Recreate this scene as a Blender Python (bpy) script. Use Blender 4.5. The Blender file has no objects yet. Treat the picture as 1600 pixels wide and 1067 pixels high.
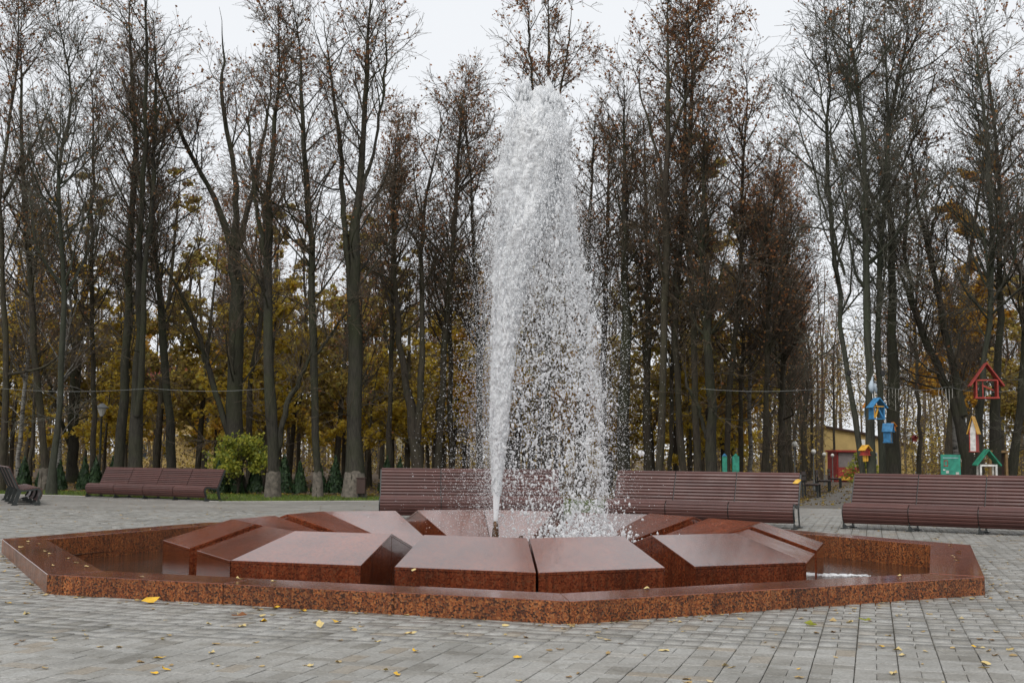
import bpy, math, random
import numpy as np
from mathutils import Matrix, Vector
from mathutils.geometry import tessellate_polygon

rng = np.random.default_rng(7)
random.seed(7)
R = math.radians
scn = bpy.context.scene
col = scn.collection

# ------------------------------------------------------------------ camera
cam_d = bpy.data.cameras.new('camera')
cam_d.sensor_width = 36.0
cam_d.lens = 42.78
cam_d.clip_start = 0.1
cam_d.clip_end = 3000
cam_d.dof.use_dof = True
cam_d.dof.focus_distance = 13.0
cam_d.dof.aperture_fstop = 9.0
cam = bpy.data.objects.new('camera', cam_d)
col.objects.link(cam)
cam.matrix_world = (Matrix.Translation((0, 0, 1.2)) @ Matrix.Rotation(math.pi / 2 + 0.0954, 4, 'X')
                    @ Matrix.Rotation(0.0102, 4, 'Z'))
scn.camera = cam

# ------------------------------------------------------------------ sky and light: flat overcast
SUN_EL, SUN_AZ = R(50), R(205)
world = bpy.data.worlds.new('World')
scn.world = world
world.use_nodes = True
nt = world.node_tree
bg = nt.nodes['Background']
sky = nt.nodes.new('ShaderNodeTexSky')
sky.sky_type = 'NISHITA'
sky.sun_disc = False
sky.sun_elevation = SUN_EL
sky.sun_rotation = SUN_AZ
sky.dust_density = 4.0
hs = nt.nodes.new('ShaderNodeHueSaturation')
hs.inputs['Saturation'].default_value = 0.12
nt.links.new(sky.outputs['Color'], hs.inputs['Color'])
mixw = nt.nodes.new('ShaderNodeMix')
mixw.data_type = 'RGBA'
mixw.inputs[0].default_value = 0.82
mixw.inputs[7].default_value = (8.6, 8.85, 9.2, 1)
nt.links.new(hs.outputs['Color'], mixw.inputs[6])
nt.links.new(mixw.outputs[2], bg.inputs['Color'])
bg.inputs['Strength'].default_value = 0.1
sun_d = bpy.data.lights.new('sun', 'SUN')
sun_d.energy = 1.5
sun_d.angle = R(25)
sun_d.color = (1.0, 0.97, 0.93)
sun = bpy.data.objects.new('sun', sun_d)
col.objects.link(sun)
# direction towards the sun for NISHITA rotation: x=sin(az), y=cos(az)
sv = Vector((math.sin(SUN_AZ) * math.cos(SUN_EL), math.cos(SUN_AZ) * math.cos(SUN_EL), math.sin(SUN_EL)))
sun.rotation_euler = sv.to_track_quat('Z', 'Y').to_euler()
sun.location = sv * 60
scn.view_settings.view_transform = 'Standard'
scn.view_settings.look = 'None'
scn.view_settings.exposure = 0.22
scn.view_settings.gamma = 1.0
scn.view_settings.use_curve_mapping = False
scn.cycles.max_bounces = 10
scn.cycles.diffuse_bounces = 8
scn.cycles.glossy_bounces = 3
scn.cycles.transmission_bounces = 4
scn.cycles.transparent_max_bounces = 24

# ------------------------------------------------------------------ helpers
def tag(o, label=None, cat=None, group=None, kind=None):
    if label: o['label'] = label
    if cat: o['category'] = cat
    if group: o['group'] = group
    if kind: o['kind'] = kind
    return o

def link(name, me, mat=None, parent=None):
    o = bpy.data.objects.new(name, me)
    col.objects.link(o)
    if mat is not None and me is not None and not me.materials:
        me.materials.append(mat)
    if parent is not None:
        o.parent = parent
    return o

def empty(name, loc=(0, 0, 0), rz=0.0):
    o = bpy.data.objects.new(name, None)
    col.objects.link(o)
    o.empty_display_size = 0.2
    o.location = loc
    o.rotation_euler = (0, 0, rz)
    return o

def nmesh(name, v, faces, smooth=False):
    """numpy mesh: faces is one (n,k) array or a list of such arrays"""
    v = np.asarray(v, np.float32).reshape(-1, 3)
    if isinstance(faces, np.ndarray): faces = [faces]
    faces = [np.asarray(f, np.int32) for f in faces if len(f)]
    me = bpy.data.meshes.new(name)
    me.vertices.add(len(v))
    me.vertices.foreach_set('co', v.ravel())
    nl = sum(f.size for f in faces)
    npoly = sum(len(f) for f in faces)
    me.loops.add(nl)
    me.loops.foreach_set('vertex_index', np.concatenate([f.ravel() for f in faces]))
    me.polygons.add(npoly)
    tot = np.concatenate([np.full(len(f), f.shape[1], np.int32) for f in faces])
    st = np.concatenate([[0], np.cumsum(tot)[:-1]]).astype(np.int32)
    me.polygons.foreach_set('loop_start', st)
    if smooth:
        me.polygons.foreach_set('use_smooth', np.ones(npoly, bool))
    me.update(calc_edges=True)
    me.validate()
    return me

class MB:
    """collects small polygons into one mesh"""
    def __init__(s): s.v, s.f = [], []
    def add(s, vs, fs):
        b = len(s.v)
        s.v += [tuple(p) for p in vs]
        s.f += [tuple(i + b for i in f) for f in fs]
    def box(s, x0, x1, y0, y1, z0, z1):
        s.add([(x0, y0, z0), (x1, y0, z0), (x1, y1, z0), (x0, y1, z0), (x0, y0, z1), (x1, y0, z1), (x1, y1, z1), (x0, y1, z1)],
              [(3, 2, 1, 0), (4, 5, 6, 7), (0, 1, 5, 4), (1, 2, 6, 5), (2, 3, 7, 6), (3, 0, 4, 7)])
    def prism(s, poly, a, b, axis='x'):
        """extrude a 2D polygon along an axis from a to b; poly in the other two axes"""
        n = len(poly)
        def P(q, t):
            return {'x': (t, q[0], q[1]), 'y': (q[0], t, q[1]), 'z': (q[0], q[1], t)}[axis]
        vs = [P(q, a) for q in poly] + [P(q, b) for q in poly]
        fs = [tuple(range(n))[::-1], tuple(range(n, 2 * n))] + [(i, (i + 1) % n, n + (i + 1) % n, n + i) for i in range(n)]
        s.add(vs, fs)
    def tube(s, pts, rad, n=8, caps=True):
        pts = [Vector(p) for p in pts]
        if not hasattr(rad, '__len__'): rad = [rad] * len(pts)
        rings = []
        b0 = len(s.v)
        for i, p in enumerate(pts):
            t = (pts[min(i + 1, len(pts) - 1)] - pts[max(i - 1, 0)]).normalized()
            a = Vector((0, 0, 1)) if abs(t.z) < 0.9 else Vector((1, 0, 0))
            u = t.cross(a).normalized(); w = t.cross(u)
            for k in range(n):
                an = 2 * math.pi * k / n
                s.v.append(tuple(p + (u * math.cos(an) + w * math.sin(an)) * rad[i]))
        for i in range(len(pts) - 1):
            for k in range(n):
                a0 = b0 + i * n + k; a1 = b0 + i * n + (k + 1) % n
                s.f.append((a0, a1, a1 + n, a0 + n))
        if caps:
            s.f.append(tuple(b0 + k for k in range(n))[::-1])
            s.f.append(tuple(b0 + (len(pts) - 1) * n + k for k in range(n)))
    def lathe(s, prof, n=16, cx=0, cy=0):
        """prof: (radius, z) pairs"""
        b0 = len(s.v)
        for r, z in prof:
            for k in range(n):
                an = 2 * math.pi * k / n
                s.v.append((cx + r * math.cos(an), cy + r * math.sin(an), z))
        for i in range(len(prof) - 1):
            for k in range(n):
                a0 = b0 + i * n + k; a1 = b0 + i * n + (k + 1) % n
                s.f.append((a0, a1, a1 + n, a0 + n))
        s.f.append(tuple(b0 + k for k in range(n))[::-1])
        s.f.append(tuple(b0 + (len(prof) - 1) * n + k for k in range(n)))
    def mesh(s, name, smooth=False, bevel=0):
        me = bpy.data.meshes.new(name)
        me.from_pydata(s.v, [], s.f)
        import bmesh
        bm = bmesh.new(); bm.from_mesh(me)
        bmesh.ops.recalc_face_normals(bm, faces=bm.faces)
        if bevel:
            bmesh.ops.bevel(bm, geom=list(bm.edges), offset=bevel, segments=1, affect='EDGES', profile=0.5)
        bm.to_mesh(me); bm.free()
        if smooth:
            for p in me.polygons: p.use_smooth = True
        return me
    def build(s, name, mat, parent=None, smooth=False, bevel=0):
        return link(name, s.mesh(name, smooth, bevel), mat, parent)

def tubes(P, Rr, sides):
    """P (N,K,3), Rr (N,K) -> verts, quads"""
    N, K, _ = P.shape
    T = np.empty_like(P)
    T[:, 1:-1] = P[:, 2:] - P[:, :-2] if K > 2 else T[:, 1:-1]
    T[:, 0] = P[:, 1] - P[:, 0]
    T[:, -1] = P[:, -1] - P[:, -2]
    T /= np.linalg.norm(T, axis=2, keepdims=True) + 1e-9
    ref = np.zeros_like(P); ref[..., 0] = 0.86; ref[..., 1] = 0.51
    U = np.cross(T, ref); U /= np.linalg.norm(U, axis=2, keepdims=True) + 1e-9
    W = np.cross(T, U)
    an = np.arange(sides) * 2 * np.pi / sides
    V = P[:, :, None, :] + Rr[:, :, None, None] * (U[:, :, None, :] * np.cos(an)[None, None, :, None] + W[:, :, None, :] * np.sin(an)[None, None, :, None])
    base = (np.arange(N)[:, None, None] * K + np.arange(K - 1)[None, :, None]) * sides
    k0 = np.arange(sides)[None, None, :]; k1 = (k0 + 1) % sides
    Q = np.stack([base + k0, base + k1, base + k1 + sides, base + k0 + sides], -1).reshape(-1, 4)
    return V.reshape(-1, 3), Q

def copy_tree(o, parent=None, skip=()):
    c = o.copy(); col.objects.link(c); c.parent = parent
    for ch in o.children:
        if ch.name.split('.')[0] in skip: continue
        copy_tree(ch, c)
    return c

# ------------------------------------------------------------------ materials
def mat(name):
    m = bpy.data.materials.new(name); m.use_nodes = True
    return m, m.node_tree, m.node_tree.nodes['Principled BSDF']

def N(t, typ, **kw):
    n = t.nodes.new(typ)
    for k, v in kw.items(): setattr(n, k, v)
    return n

def ramp(t, fac, stops):
    r = N(t, 'ShaderNodeValToRGB')
    e = r.color_ramp.elements
    while len(e) < len(stops): e.new(0.5)
    for i, (p, c) in enumerate(stops):
        e[i].position = p; e[i].color = (*c, 1) if len(c) == 3 else c
    t.links.new(fac, r.inputs[0])
    return r.outputs[0]

def noise(t, scale, detail=4, rough=0.55, vec=None, dist=0.0):
    n = N(t, 'ShaderNodeTexNoise')
    n.inputs['Scale'].default_value = scale; n.inputs['Detail'].default_value = detail
    n.inputs['Roughness'].default_value = rough; n.inputs['Distortion'].default_value = dist
    if vec is not None: t.links.new(vec, n.inputs['Vector'])
    return n.outputs['Fac']

def mix(t, fac, a, b, mode='MIX'):
    m = N(t, 'ShaderNodeMix', data_type='RGBA', blend_type=mode)
    for i, x in ((0, fac), (6, a), (7, b)):
        if hasattr(x, 'links'): t.links.new(x, m.inputs[i])
        elif i == 0: m.inputs[0].default_value = x
        else: m.inputs[i].default_value = (*x, 1)
    return m.outputs[2]

def math_(t, op, a, b=None):
    m = N(t, 'ShaderNodeMath', operation=op)
    for i, x in ((0, a), (1, b)):
        if x is None: continue
        if hasattr(x, 'links'): t.links.new(x, m.inputs[i])
        else: m.inputs[i].default_value = x
    return m.outputs[0]

def bump(t, b, h, strength=0.3, dist=0.01):
    n = N(t, 'ShaderNodeBump')
    n.inputs['Strength'].default_value = strength; n.inputs['Distance'].default_value = dist
    t.links.new(h, n.inputs['Height']); t.links.new(n.outputs[0], b.inputs['Normal'])

def gpos(t): return N(t, 'ShaderNodeNewGeometry').outputs['Position']
def island(t): return N(t, 'ShaderNodeNewGeometry').outputs['Random Per Island']
def orand(t): return N(t, 'ShaderNodeObjectInfo').outputs['Random']

def simple(name, c, rough=0.6, var=0.15, scale=6, bmp=0.0, metallic=0.0, spec=None):
    m, t, b = mat(name)
    n = noise(t, scale, 5, 0.6, gpos(t))
    lo = tuple(x * (1 - var) for x in c); hi = tuple(min(1, x * (1 + var)) for x in c)
    t.links.new(ramp(t, n, [(0.3, lo), (0.7, hi)]), b.inputs['Base Color'])
    b.inputs['Roughness'].default_value = rough; b.inputs['Metallic'].default_value = metallic
    if spec is not None: b.inputs['Specular IOR Level'].default_value = spec
    if bmp: bump(t, b, noise(t, scale * 8, 3, 0.6, gpos(t)), bmp, 0.01)
    return m

def granite(name, polished, wet=1.0):
    m, t, b = mat(name)
    p = gpos(t)
    vo = N(t, 'ShaderNodeTexVoronoi'); vo.inputs['Scale'].default_value = 80 if not polished else 60
    vo.inputs['Randomness'].default_value = 1
    t.links.new(p, vo.inputs['Vector'])
    wn = N(t, 'ShaderNodeSeparateColor'); t.links.new(vo.outputs['Color'], wn.inputs[0])
    if polished:
        c = ramp(t, wn.outputs[0], [(0.0, (0.10, 0.023, 0.011)), (0.45, (0.175, 0.042, 0.018)), (0.8, (0.24, 0.068, 0.028)), (1.0, (0.16, 0.07, 0.038))])
    else:
        c = ramp(t, wn.outputs[0], [(0.0, (0.024, 0.015, 0.010)), (0.2, (0.08, 0.030, 0.013)), (0.36, (0.20, 0.058, 0.018)), (0.65, (0.33, 0.108, 0.03)), (0.85, (0.42, 0.18, 0.062)), (1.0, (0.16, 0.09, 0.055))])
    big = noise(t, 1.4, 5, 0.6, p)
    tone = ramp(t, big, [(0.3, (0.55, 0.5, 0.48)), (0.7, (1.15, 1.1, 1.05))])
    c = mix(t, 1.0, c, tone, 'MULTIPLY')
    ob = ramp(t, orand(t), [(0.0, (0.78, 0.78, 0.8)), (1.0, (1.12, 1.08, 1.05))])
    c = mix(t, 1.0, c, ob, 'MULTIPLY')
    # run-off streaks on upright faces
    sx = N(t, 'ShaderNodeMapping'); sx.inputs['Scale'].default_value = (9, 9, 0.7); t.links.new(p, sx.inputs[0])
    st = noise(t, 2.2, 4, 0.6, sx.outputs[0])
    nrm = N(t, 'ShaderNodeSeparateXYZ'); t.links.new(N(t, 'ShaderNodeNewGeometry').outputs['Normal'], nrm.inputs[0])
    up = math_(t, 'LESS_THAN', math_(t, 'ABSOLUTE', nrm.outputs[2]), 0.3)
    sf = math_(t, 'MULTIPLY', up, ramp(t, st, [(0.45, (0, 0, 0)), (0.72, (0.75, 0.75, 0.75))]))
    c = mix(t, sf, c, (0.045, 0.016, 0.010))
    fine = noise(t, 160, 3, 0.7, p)
    c = mix(t, 1.0, c, ramp(t, fine, [(0.3, (0.6, 0.6, 0.6)), (0.7, (1.35, 1.3, 1.25))]), 'MULTIPLY')
    t.links.new(c, b.inputs['Base Color'])
    b.inputs['Coat Weight'].default_value = wet if polished else 0.12
    b.inputs['Coat Roughness'].default_value = 0.07
    b.inputs['Coat IOR'].default_value = 1.7 if polished else 1.4
    if polished:
        r = ramp(t, noise(t, 3.0, 5, 0.65, p), [(0.3, (0.14, 0.14, 0.14)), (0.7, (0.24, 0.24, 0.24))])
        t.links.new(r, b.inputs['Roughness'])
        bump(t, b, noise(t, 70, 3, 0.6, p), 0.08, 0.004)
    else:
        r = ramp(t, noise(t, 2.5, 5, 0.65, p), [(0.3, (0.28, 0.28, 0.28)), (0.7, (0.5, 0.5, 0.5))])
        t.links.new(r, b.inputs['Roughness'])
        b.inputs['Specular IOR Level'].default_value = 0.3
        bump(t, b, vo.outputs['Distance'], 0.35, 0.006)
    return m

def paver_mat(name, src):
    m, t, b = mat(name)
    p = gpos(t)
    if src == 'attr':
        a = N(t, 'ShaderNodeAttribute', attribute_name='tone').outputs['Fac']
    else:
        a = orand(t)
    c = ramp(t, a, [(0.0, (0.19, 0.18, 0.16)), (0.08, (0.245, 0.236, 0.217)), (0.3, (0.275, 0.268, 0.252)), (0.7, (0.298, 0.292, 0.277)), (0.9, (0.325, 0.322, 0.31)), (0.97, (0.26, 0.225, 0.18)), (1.0, (0.28, 0.25, 0.21))])
    n1 = noise(t, 1.1, 5, 0.6, p)
    n2 = noise(t, 55, 3, 0.7, p)
    c = mix(t, 1.0, c, ramp(t, n1, [(0.3, (0.70, 0.69, 0.66)), (0.5, (1.0, 0.99, 0.97)), (0.7, (1.1, 1.09, 1.07))]), 'MULTIPLY')
    c = mix(t, 1.0, c, ramp(t, noise(t, 6, 5, 0.7, p), [(0.32, (0.72, 0.70, 0.66)), (0.5, (1, 1, 1))]), 'MULTIPLY')
    c = mix(t, 1.0, c, ramp(t, n2, [(0.3, (0.6, 0.6, 0.59)), (0.7, (1.28, 1.28, 1.27))]), 'MULTIPLY')
    t.links.new(c, b.inputs['Base Color'])
    t.links.new(ramp(t, noise(t, 2.3, 5, 0.7, p), [(0.3, (0.36, 0.36, 0.36)), (0.7, (0.6, 0.6, 0.6))]), b.inputs['Roughness'])
    bump(t, b, noise(t, 120, 3, 0.7, p), 0.25, 0.004)
    return m

def bark(name, c, moss, mossamt=0.5, birch=False):
    m, t, b = mat(name)
    tc = N(t, 'ShaderNodeTexCoord').outputs['Object']
    mp = N(t, 'ShaderNodeMapping'); mp.inputs['Scale'].default_value = (9, 9, 1.6) if not birch else (2, 2, 9)
    t.links.new(tc, mp.inputs[0])
    n = noise(t, 2.2, 5, 0.65, mp.outputs[0], 0.6)
    if birch:
        cc = ramp(t, n, [(0.38, (0.03, 0.028, 0.025)), (0.47, (0.18, 0.17, 0.15)), (0.7, (0.28, 0.26, 0.235))])
    else:
        cc = ramp(t, n, [(0.3, tuple(x * 0.45 for x in c)), (0.7, tuple(x * 1.5 for x in c))])
        ms = noise(t, 0.7, 4, 0.6, tc)
        cc = mix(t, math_(t, 'MULTIPLY', ramp(t, ms, [(0.42, (0, 0, 0)), (0.66, (1, 1, 1))]), mossamt), cc, moss)
    t.links.new(cc, b.inputs['Base Color'])
    b.inputs['Roughness'].default_value = 0.85
    b.inputs['Specular IOR Level'].default_value = 0.25
    bump(t, b, n, 0.8, 0.03)
    return m

def leafmat(name, stops, trans=0.35, rough=0.6):
    m, t, b = mat(name)
    c = ramp(t, island(t), stops)
    t.links.new(c, b.inputs['Base Color'])
    b.inputs['Roughness'].default_value = rough
    tr = N(t, 'ShaderNodeBsdfTranslucent'); t.links.new(c, tr.inputs[0])
    mx = N(t, 'ShaderNodeMixShader'); mx.inputs[0].default_value = trans
    t.links.new(b.outputs[0], mx.inputs[1]); t.links.new(tr.outputs[0], mx.inputs[2])
    t.links.new(mx.outputs[0], t.nodes['Material Output'].inputs[0])
    return m

M = {}
M['granite'] = granite('granite_polished', True)
M['granite_rough'] = granite('granite_rough', False)
M['granite_rim'] = granite('granite_rim_top', True, 0.3)
M['granite_dull'] = granite('granite_low_gloss', True, 0.0)  # no coat and weaker specular: duller top slabs on the side blocks
M['granite_dull'].node_tree.nodes['Principled BSDF'].inputs['Specular IOR Level'].default_value = 0.22
M['paver'] = paver_mat('paver_stone', 'obj')
M['paver_mass'] = paver_mat('paver_stone_mass', 'attr')
M['joint'] = simple('paver_joint', (0.075, 0.068, 0.055), 0.9, 0.4, 20)
M['bark'] = bark('bark_dark', (0.038, 0.034, 0.026), (0.040, 0.048, 0.018), 0.6)
M['bark_mid'] = bark('bark_brown', (0.052, 0.042, 0.031), (0.046, 0.052, 0.022), 0.5)
M['bark_green'] = bark('bark_lichen', (0.045, 0.044, 0.033), (0.05, 0.062, 0.036), 0.7)
M['bark_birch'] = bark('bark_birch', (0.4, 0.38, 0.35), (0, 0, 0), 0, True)
M['twig'] = simple('twig', (0.10, 0.078, 0.056), 0.8, 0.3, 2, spec=0.2)
M['twig_green'] = simple('twig_lichen', (0.10, 0.094, 0.072), 0.8, 0.3, 2, spec=0.2)
M['lime'] = simple('limewash', (0.12, 0.103, 0.082), 0.9, 0.55, 9, 0.5)
M['leaf_rust'] = leafmat('leaf_rust', [(0, (0.14, 0.08, 0.045)), (0.35, (0.26, 0.11, 0.045)), (0.7, (0.38, 0.15, 0.055)), (1, (0.42, 0.25, 0.09))], 0.5)
M['leaf_yellow'] = leafmat('leaf_yellow', [(0, (0.20, 0.13, 0.03)), (0.25, (0.44, 0.30, 0.03)), (0.7, (0.64, 0.45, 0.045)), (1, (0.42, 0.37, 0.08))], 0.5)
M['leaf_amber'] = leafmat('leaf_amber', [(0, (0.3, 0.16, 0.025)), (0.5, (0.58, 0.32, 0.035)), (1, (0.68, 0.44, 0.07))], 0.5)
M['leaf_green'] = leafmat('leaf_green', [(0, (0.14, 0.19, 0.03)), (0.5, (0.32, 0.35, 0.05)), (1, (0.52, 0.47, 0.06))], 0.5)
M['leaf_olive'] = leafmat('leaf_olive', [(0, (0.15, 0.10, 0.04)), (0.35, (0.28, 0.19, 0.05)), (0.7, (0.46, 0.33, 0.06)), (1, (0.30, 0.28, 0.08))], 0.5)
M['leaf_thuja'] = leafmat('leaf_thuja', [(0, (0.012, 0.03, 0.010)), (0.6, (0.025, 0.06, 0.018)), (1, (0.045, 0.085, 0.025))], 0.15)
M['leaf_far'] = leafmat('leaf_far', [(0, (0.08, 0.06, 0.03)), (0.35, (0.17, 0.11, 0.04)), (0.6, (0.28, 0.185, 0.04)), (0.85, (0.42, 0.29, 0.04)), (1, (0.18, 0.17, 0.05))], 0.4)
M['fallen'] = leafmat('fallen_leaf', [(0, (0.16, 0.08, 0.03)), (0.3, (0.34, 0.22, 0.08)), (0.65, (0.48, 0.34, 0.14)), (0.9, (0.5, 0.40, 0.22)), (1, (0.42, 0.28, 0.03))], 0.15, 0.5)
M['fallen_yellow'] = simple('fallen_leaf_yellow', (0.62, 0.36, 0.012), 0.5, 0.2, 30)
M['fallen_pale'] = simple('fallen_leaf_pale', (0.55, 0.42, 0.17), 0.5, 0.25, 30)
M['litter'] = simple('leaf_litter_soil', (0.085, 0.055, 0.03), 0.95, 0.5, 3, 0.8)
M['turf'] = simple('turf_soil', (0.06, 0.075, 0.022), 0.95, 0.3, 4)
M['grass'] = leafmat('grass_blade', [(0, (0.06, 0.10, 0.012)), (0.6, (0.12, 0.19, 0.018)), (1, (0.20, 0.22, 0.03))], 0.3)
M['path'] = simple('path_asphalt', (0.12, 0.105, 0.085), 0.7, 0.3, 3, 0.3)
M['slat'] = None
m, t, b = mat('bench_slat')
p = gpos(t)
tc = N(t, 'ShaderNodeTexCoord').outputs['Object']
mp = N(t, 'ShaderNodeMapping'); mp.inputs['Scale'].default_value = (1.5, 30, 30); t.links.new(tc, mp.inputs[0])
g = noise(t, 3, 4, 0.6, mp.outputs[0])
c = ramp(t, g, [(0.3, (0.060, 0.022, 0.018)), (0.7, (0.105, 0.040, 0.032))])
c = mix(t, 1.0, c, ramp(t, orand(t), [(0, (0.8, 0.8, 0.8)), (1, (1.15, 1.12, 1.1))]), 'MULTIPLY')
t.links.new(c, b.inputs['Base Color'])
t.links.new(ramp(t, noise(t, 2.0, 4, 0.6, p), [(0.3, (0.33, 0.33, 0.33)), (0.7, (0.55, 0.55, 0.55))]), b.inputs['Roughness'])
bump(t, b, g, 0.2, 0.002)
M['slat'] = m
M['iron'] = simple('bench_iron', (0.022, 0.026, 0.024), 0.5, 0.3, 10)
M['bronze'] = simple('nozzle_bronze', (0.09, 0.045, 0.02), 0.4, 0.3, 20, metallic=0.6)
M['lamp_white'] = simple('lamp_globe', (0.72, 0.71, 0.66), 0.35, 0.06, 3)
M['grey_metal'] = simple('grey_metal', (0.16, 0.165, 0.16), 0.5, 0.25, 8)
M['black'] = simple('black_plastic', (0.012, 0.012, 0.012), 0.5, 0.2, 8)
M['brown'] = simple('bin_brown', (0.045, 0.022, 0.016), 0.6, 0.25, 8)
def paint(n, c): M[n] = simple('paint_' + n, c, 0.6, 0.38, 9, 0.15)
paint('red', (0.33, 0.040, 0.028)); paint('blue', (0.04, 0.19, 0.38)); paint('orange', (0.55, 0.20, 0.02))
paint('yellow', (0.62, 0.33, 0.035)); paint('green', (0.012, 0.20, 0.115)); paint('white', (0.62, 0.61, 0.58))
paint('teal', (0.025, 0.22, 0.15)); paint('stork', (0.36, 0.42, 0.47)); paint('darkred', (0.25, 0.02, 0.016)); paint('timber', (0.26, 0.16, 0.065))
M['wall_yellow'] = simple('render_yellow', (0.46, 0.33, 0.13), 0.85, 0.12, 1.5, 0.2)
M['wall_pale'] = simple('render_pale', (0.36, 0.33, 0.22), 0.85, 0.12, 1.5, 0.2)
M['roof_red'] = simple('roof_red', (0.28, 0.06, 0.04), 0.8, 0.2, 2)
M['concrete'] = simple('concrete', (0.42, 0.40, 0.37), 0.8, 0.15, 3)
M['shutter'] = simple('shutter_grey', (0.20, 0.17, 0.16), 0.5, 0.15, 4)
m, t, b = mat('window_glass'); b.inputs['Base Color'].default_value = (0.03, 0.035, 0.04, 1); b.inputs['Roughness'].default_value = 0.08
M['glass'] = m
m, t, b = mat('basin_water')
b.inputs['Base Color'].default_value = (0.045, 0.018, 0.008, 1); b.inputs['Roughness'].default_value = 0.06; b.inputs['IOR'].default_value = 1.33
p = gpos(t)
mp = N(t, 'ShaderNodeMapping'); mp.inputs['Scale'].default_value = (1, 2.2, 1); t.links.new(p, mp.inputs[0])
bump(t, b, noise(t, 7, 4, 0.6, mp.outputs[0]), 0.3, 0.03)
M['water'] = m
m, t, b = mat('foam_water')
b.inputs['Base Color'].default_value = (0.96, 0.97, 0.98, 1); b.inputs['Roughness'].default_value = 0.3; b.inputs['IOR'].default_value = 1.33
tr = N(t, 'ShaderNodeBsdfTranslucent'); tr.inputs[0].default_value = (0.96, 0.97, 0.98, 1)
mx = N(t, 'ShaderNodeMixShader'); mx.inputs[0].default_value = 0.35
t.links.new(b.outputs[0], mx.inputs[1]); t.links.new(tr.outputs[0], mx.inputs[2])
t.links.new(mx.outputs[0], t.nodes['Material Output'].inputs[0])
M['foam'] = m
m, t, b = mat('drop_water')
b.inputs['Base Color'].default_value = (0.97, 0.98, 0.99, 1); b.inputs['Roughness'].default_value = 0.2; b.inputs['IOR'].default_value = 1.33
tr = N(t, 'ShaderNodeBsdfTranslucent'); tr.inputs[0].default_value = (0.97, 0.98, 0.99, 1)
mx = N(t, 'ShaderNodeMixShader'); mx.inputs[0].default_value = 0.5
t.links.new(b.outputs[0], mx.inputs[1]); t.links.new(tr.outputs[0], mx.inputs[2])
tp = N(t, 'ShaderNodeBsdfTransparent'); mx2 = N(t, 'ShaderNodeMixShader'); mx2.inputs[0].default_value = 0.3
t.links.new(mx.outputs[0], mx2.inputs[1]); t.links.new(tp.outputs[0], mx2.inputs[2])
t.links.new(mx2.outputs[0], t.nodes['Material Output'].inputs[0])
M['drop'] = m

# ------------------------------------------------------------------ the ground
CX, CY, ROT = -0.108, 15.05, 0.0877
RB, ZB = 5.90, 0.165            # basin rim: circumradius, height
RO, ZO = 4.05, 0.182            # blocks: outer edge
RR, ZR = 3.257, 0.4345          # blocks: ridge
ZW = -0.13                      # water level
def octo(r, k, z=0.0):
    a = -math.pi / 2 + k * math.pi / 4 + ROT
    return Vector((CX + r * math.cos(a), CY + r * math.sin(a), z))

def sheet(name, outer, z, material, holes=(), kind='structure'):
    polys = [[Vector((*p, z)) for p in outer]] + [[Vector((*p, z)) for p in h] for h in holes]
    tris = tessellate_polygon(polys)
    vs = [p for q in polys for p in q]
    me = bpy.data.meshes.new(name)
    me.from_pydata([tuple(v) for v in vs], [], [tuple(t_) for t_ in tris])
    me.update()
    for pl in me.polygons:
        if pl.normal.z < 0: pl.flip()
    o = link(name, me, material)
    if kind: o['kind'] = kind
    return o

hole = [tuple(octo(5.6, k)[:2]) for k in range(8)]
hole2 = [tuple(octo(5.65, k)[:2]) for k in range(8)]
sheet('ground', [(-900, -60), (900, -60), (900, 1500), (-900, 1500)], -0.055, M['litter'], [hole])
SD = R(16.5)
su = np.array([math.cos(SD), -math.sin(SD)]); ss = np.array([math.sin(SD), math.cos(SD)])
edge = [(-60, -40), (60, -40), (60, 29.0), (12.0, 29.5), (9.5, 31.0), (7.2, 31.6), (2.0, 27.0), (-2.2, 27.5), (-3.3, 33.6), (-7.5, 31.8), (-12.8, 35.2), (-60, 47)]
plaza = sheet('plaza_pavement', edge, -0.018, M['joint'], [hole2])
sheet('lawn', [(-60, 47.004), (-12.8, 35.204), (-7.5, 31.804), (-3.3, 33.604), (-2.2, 27.504), (2.0, 27.004), (7.2, 31.604), (7.2, 35.0), (-3.0, 37.2), (-9, 38.3), (-60, 52)], -0.022, M['turf'])
pd = np.array([math.sin(R(18.3)), math.cos(R(18.3))]); pn = np.array([pd[1], -pd[0]])
a0 = np.array([6.9, 31.3]);
sheet('path', [tuple(a0), tuple(a0 + pn * 5.5 + pd * -1.0), tuple(a0 + pn * 5.0 + pd * 160), tuple(a0 + pd * 160)], -0.026, M['path'])

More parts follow.
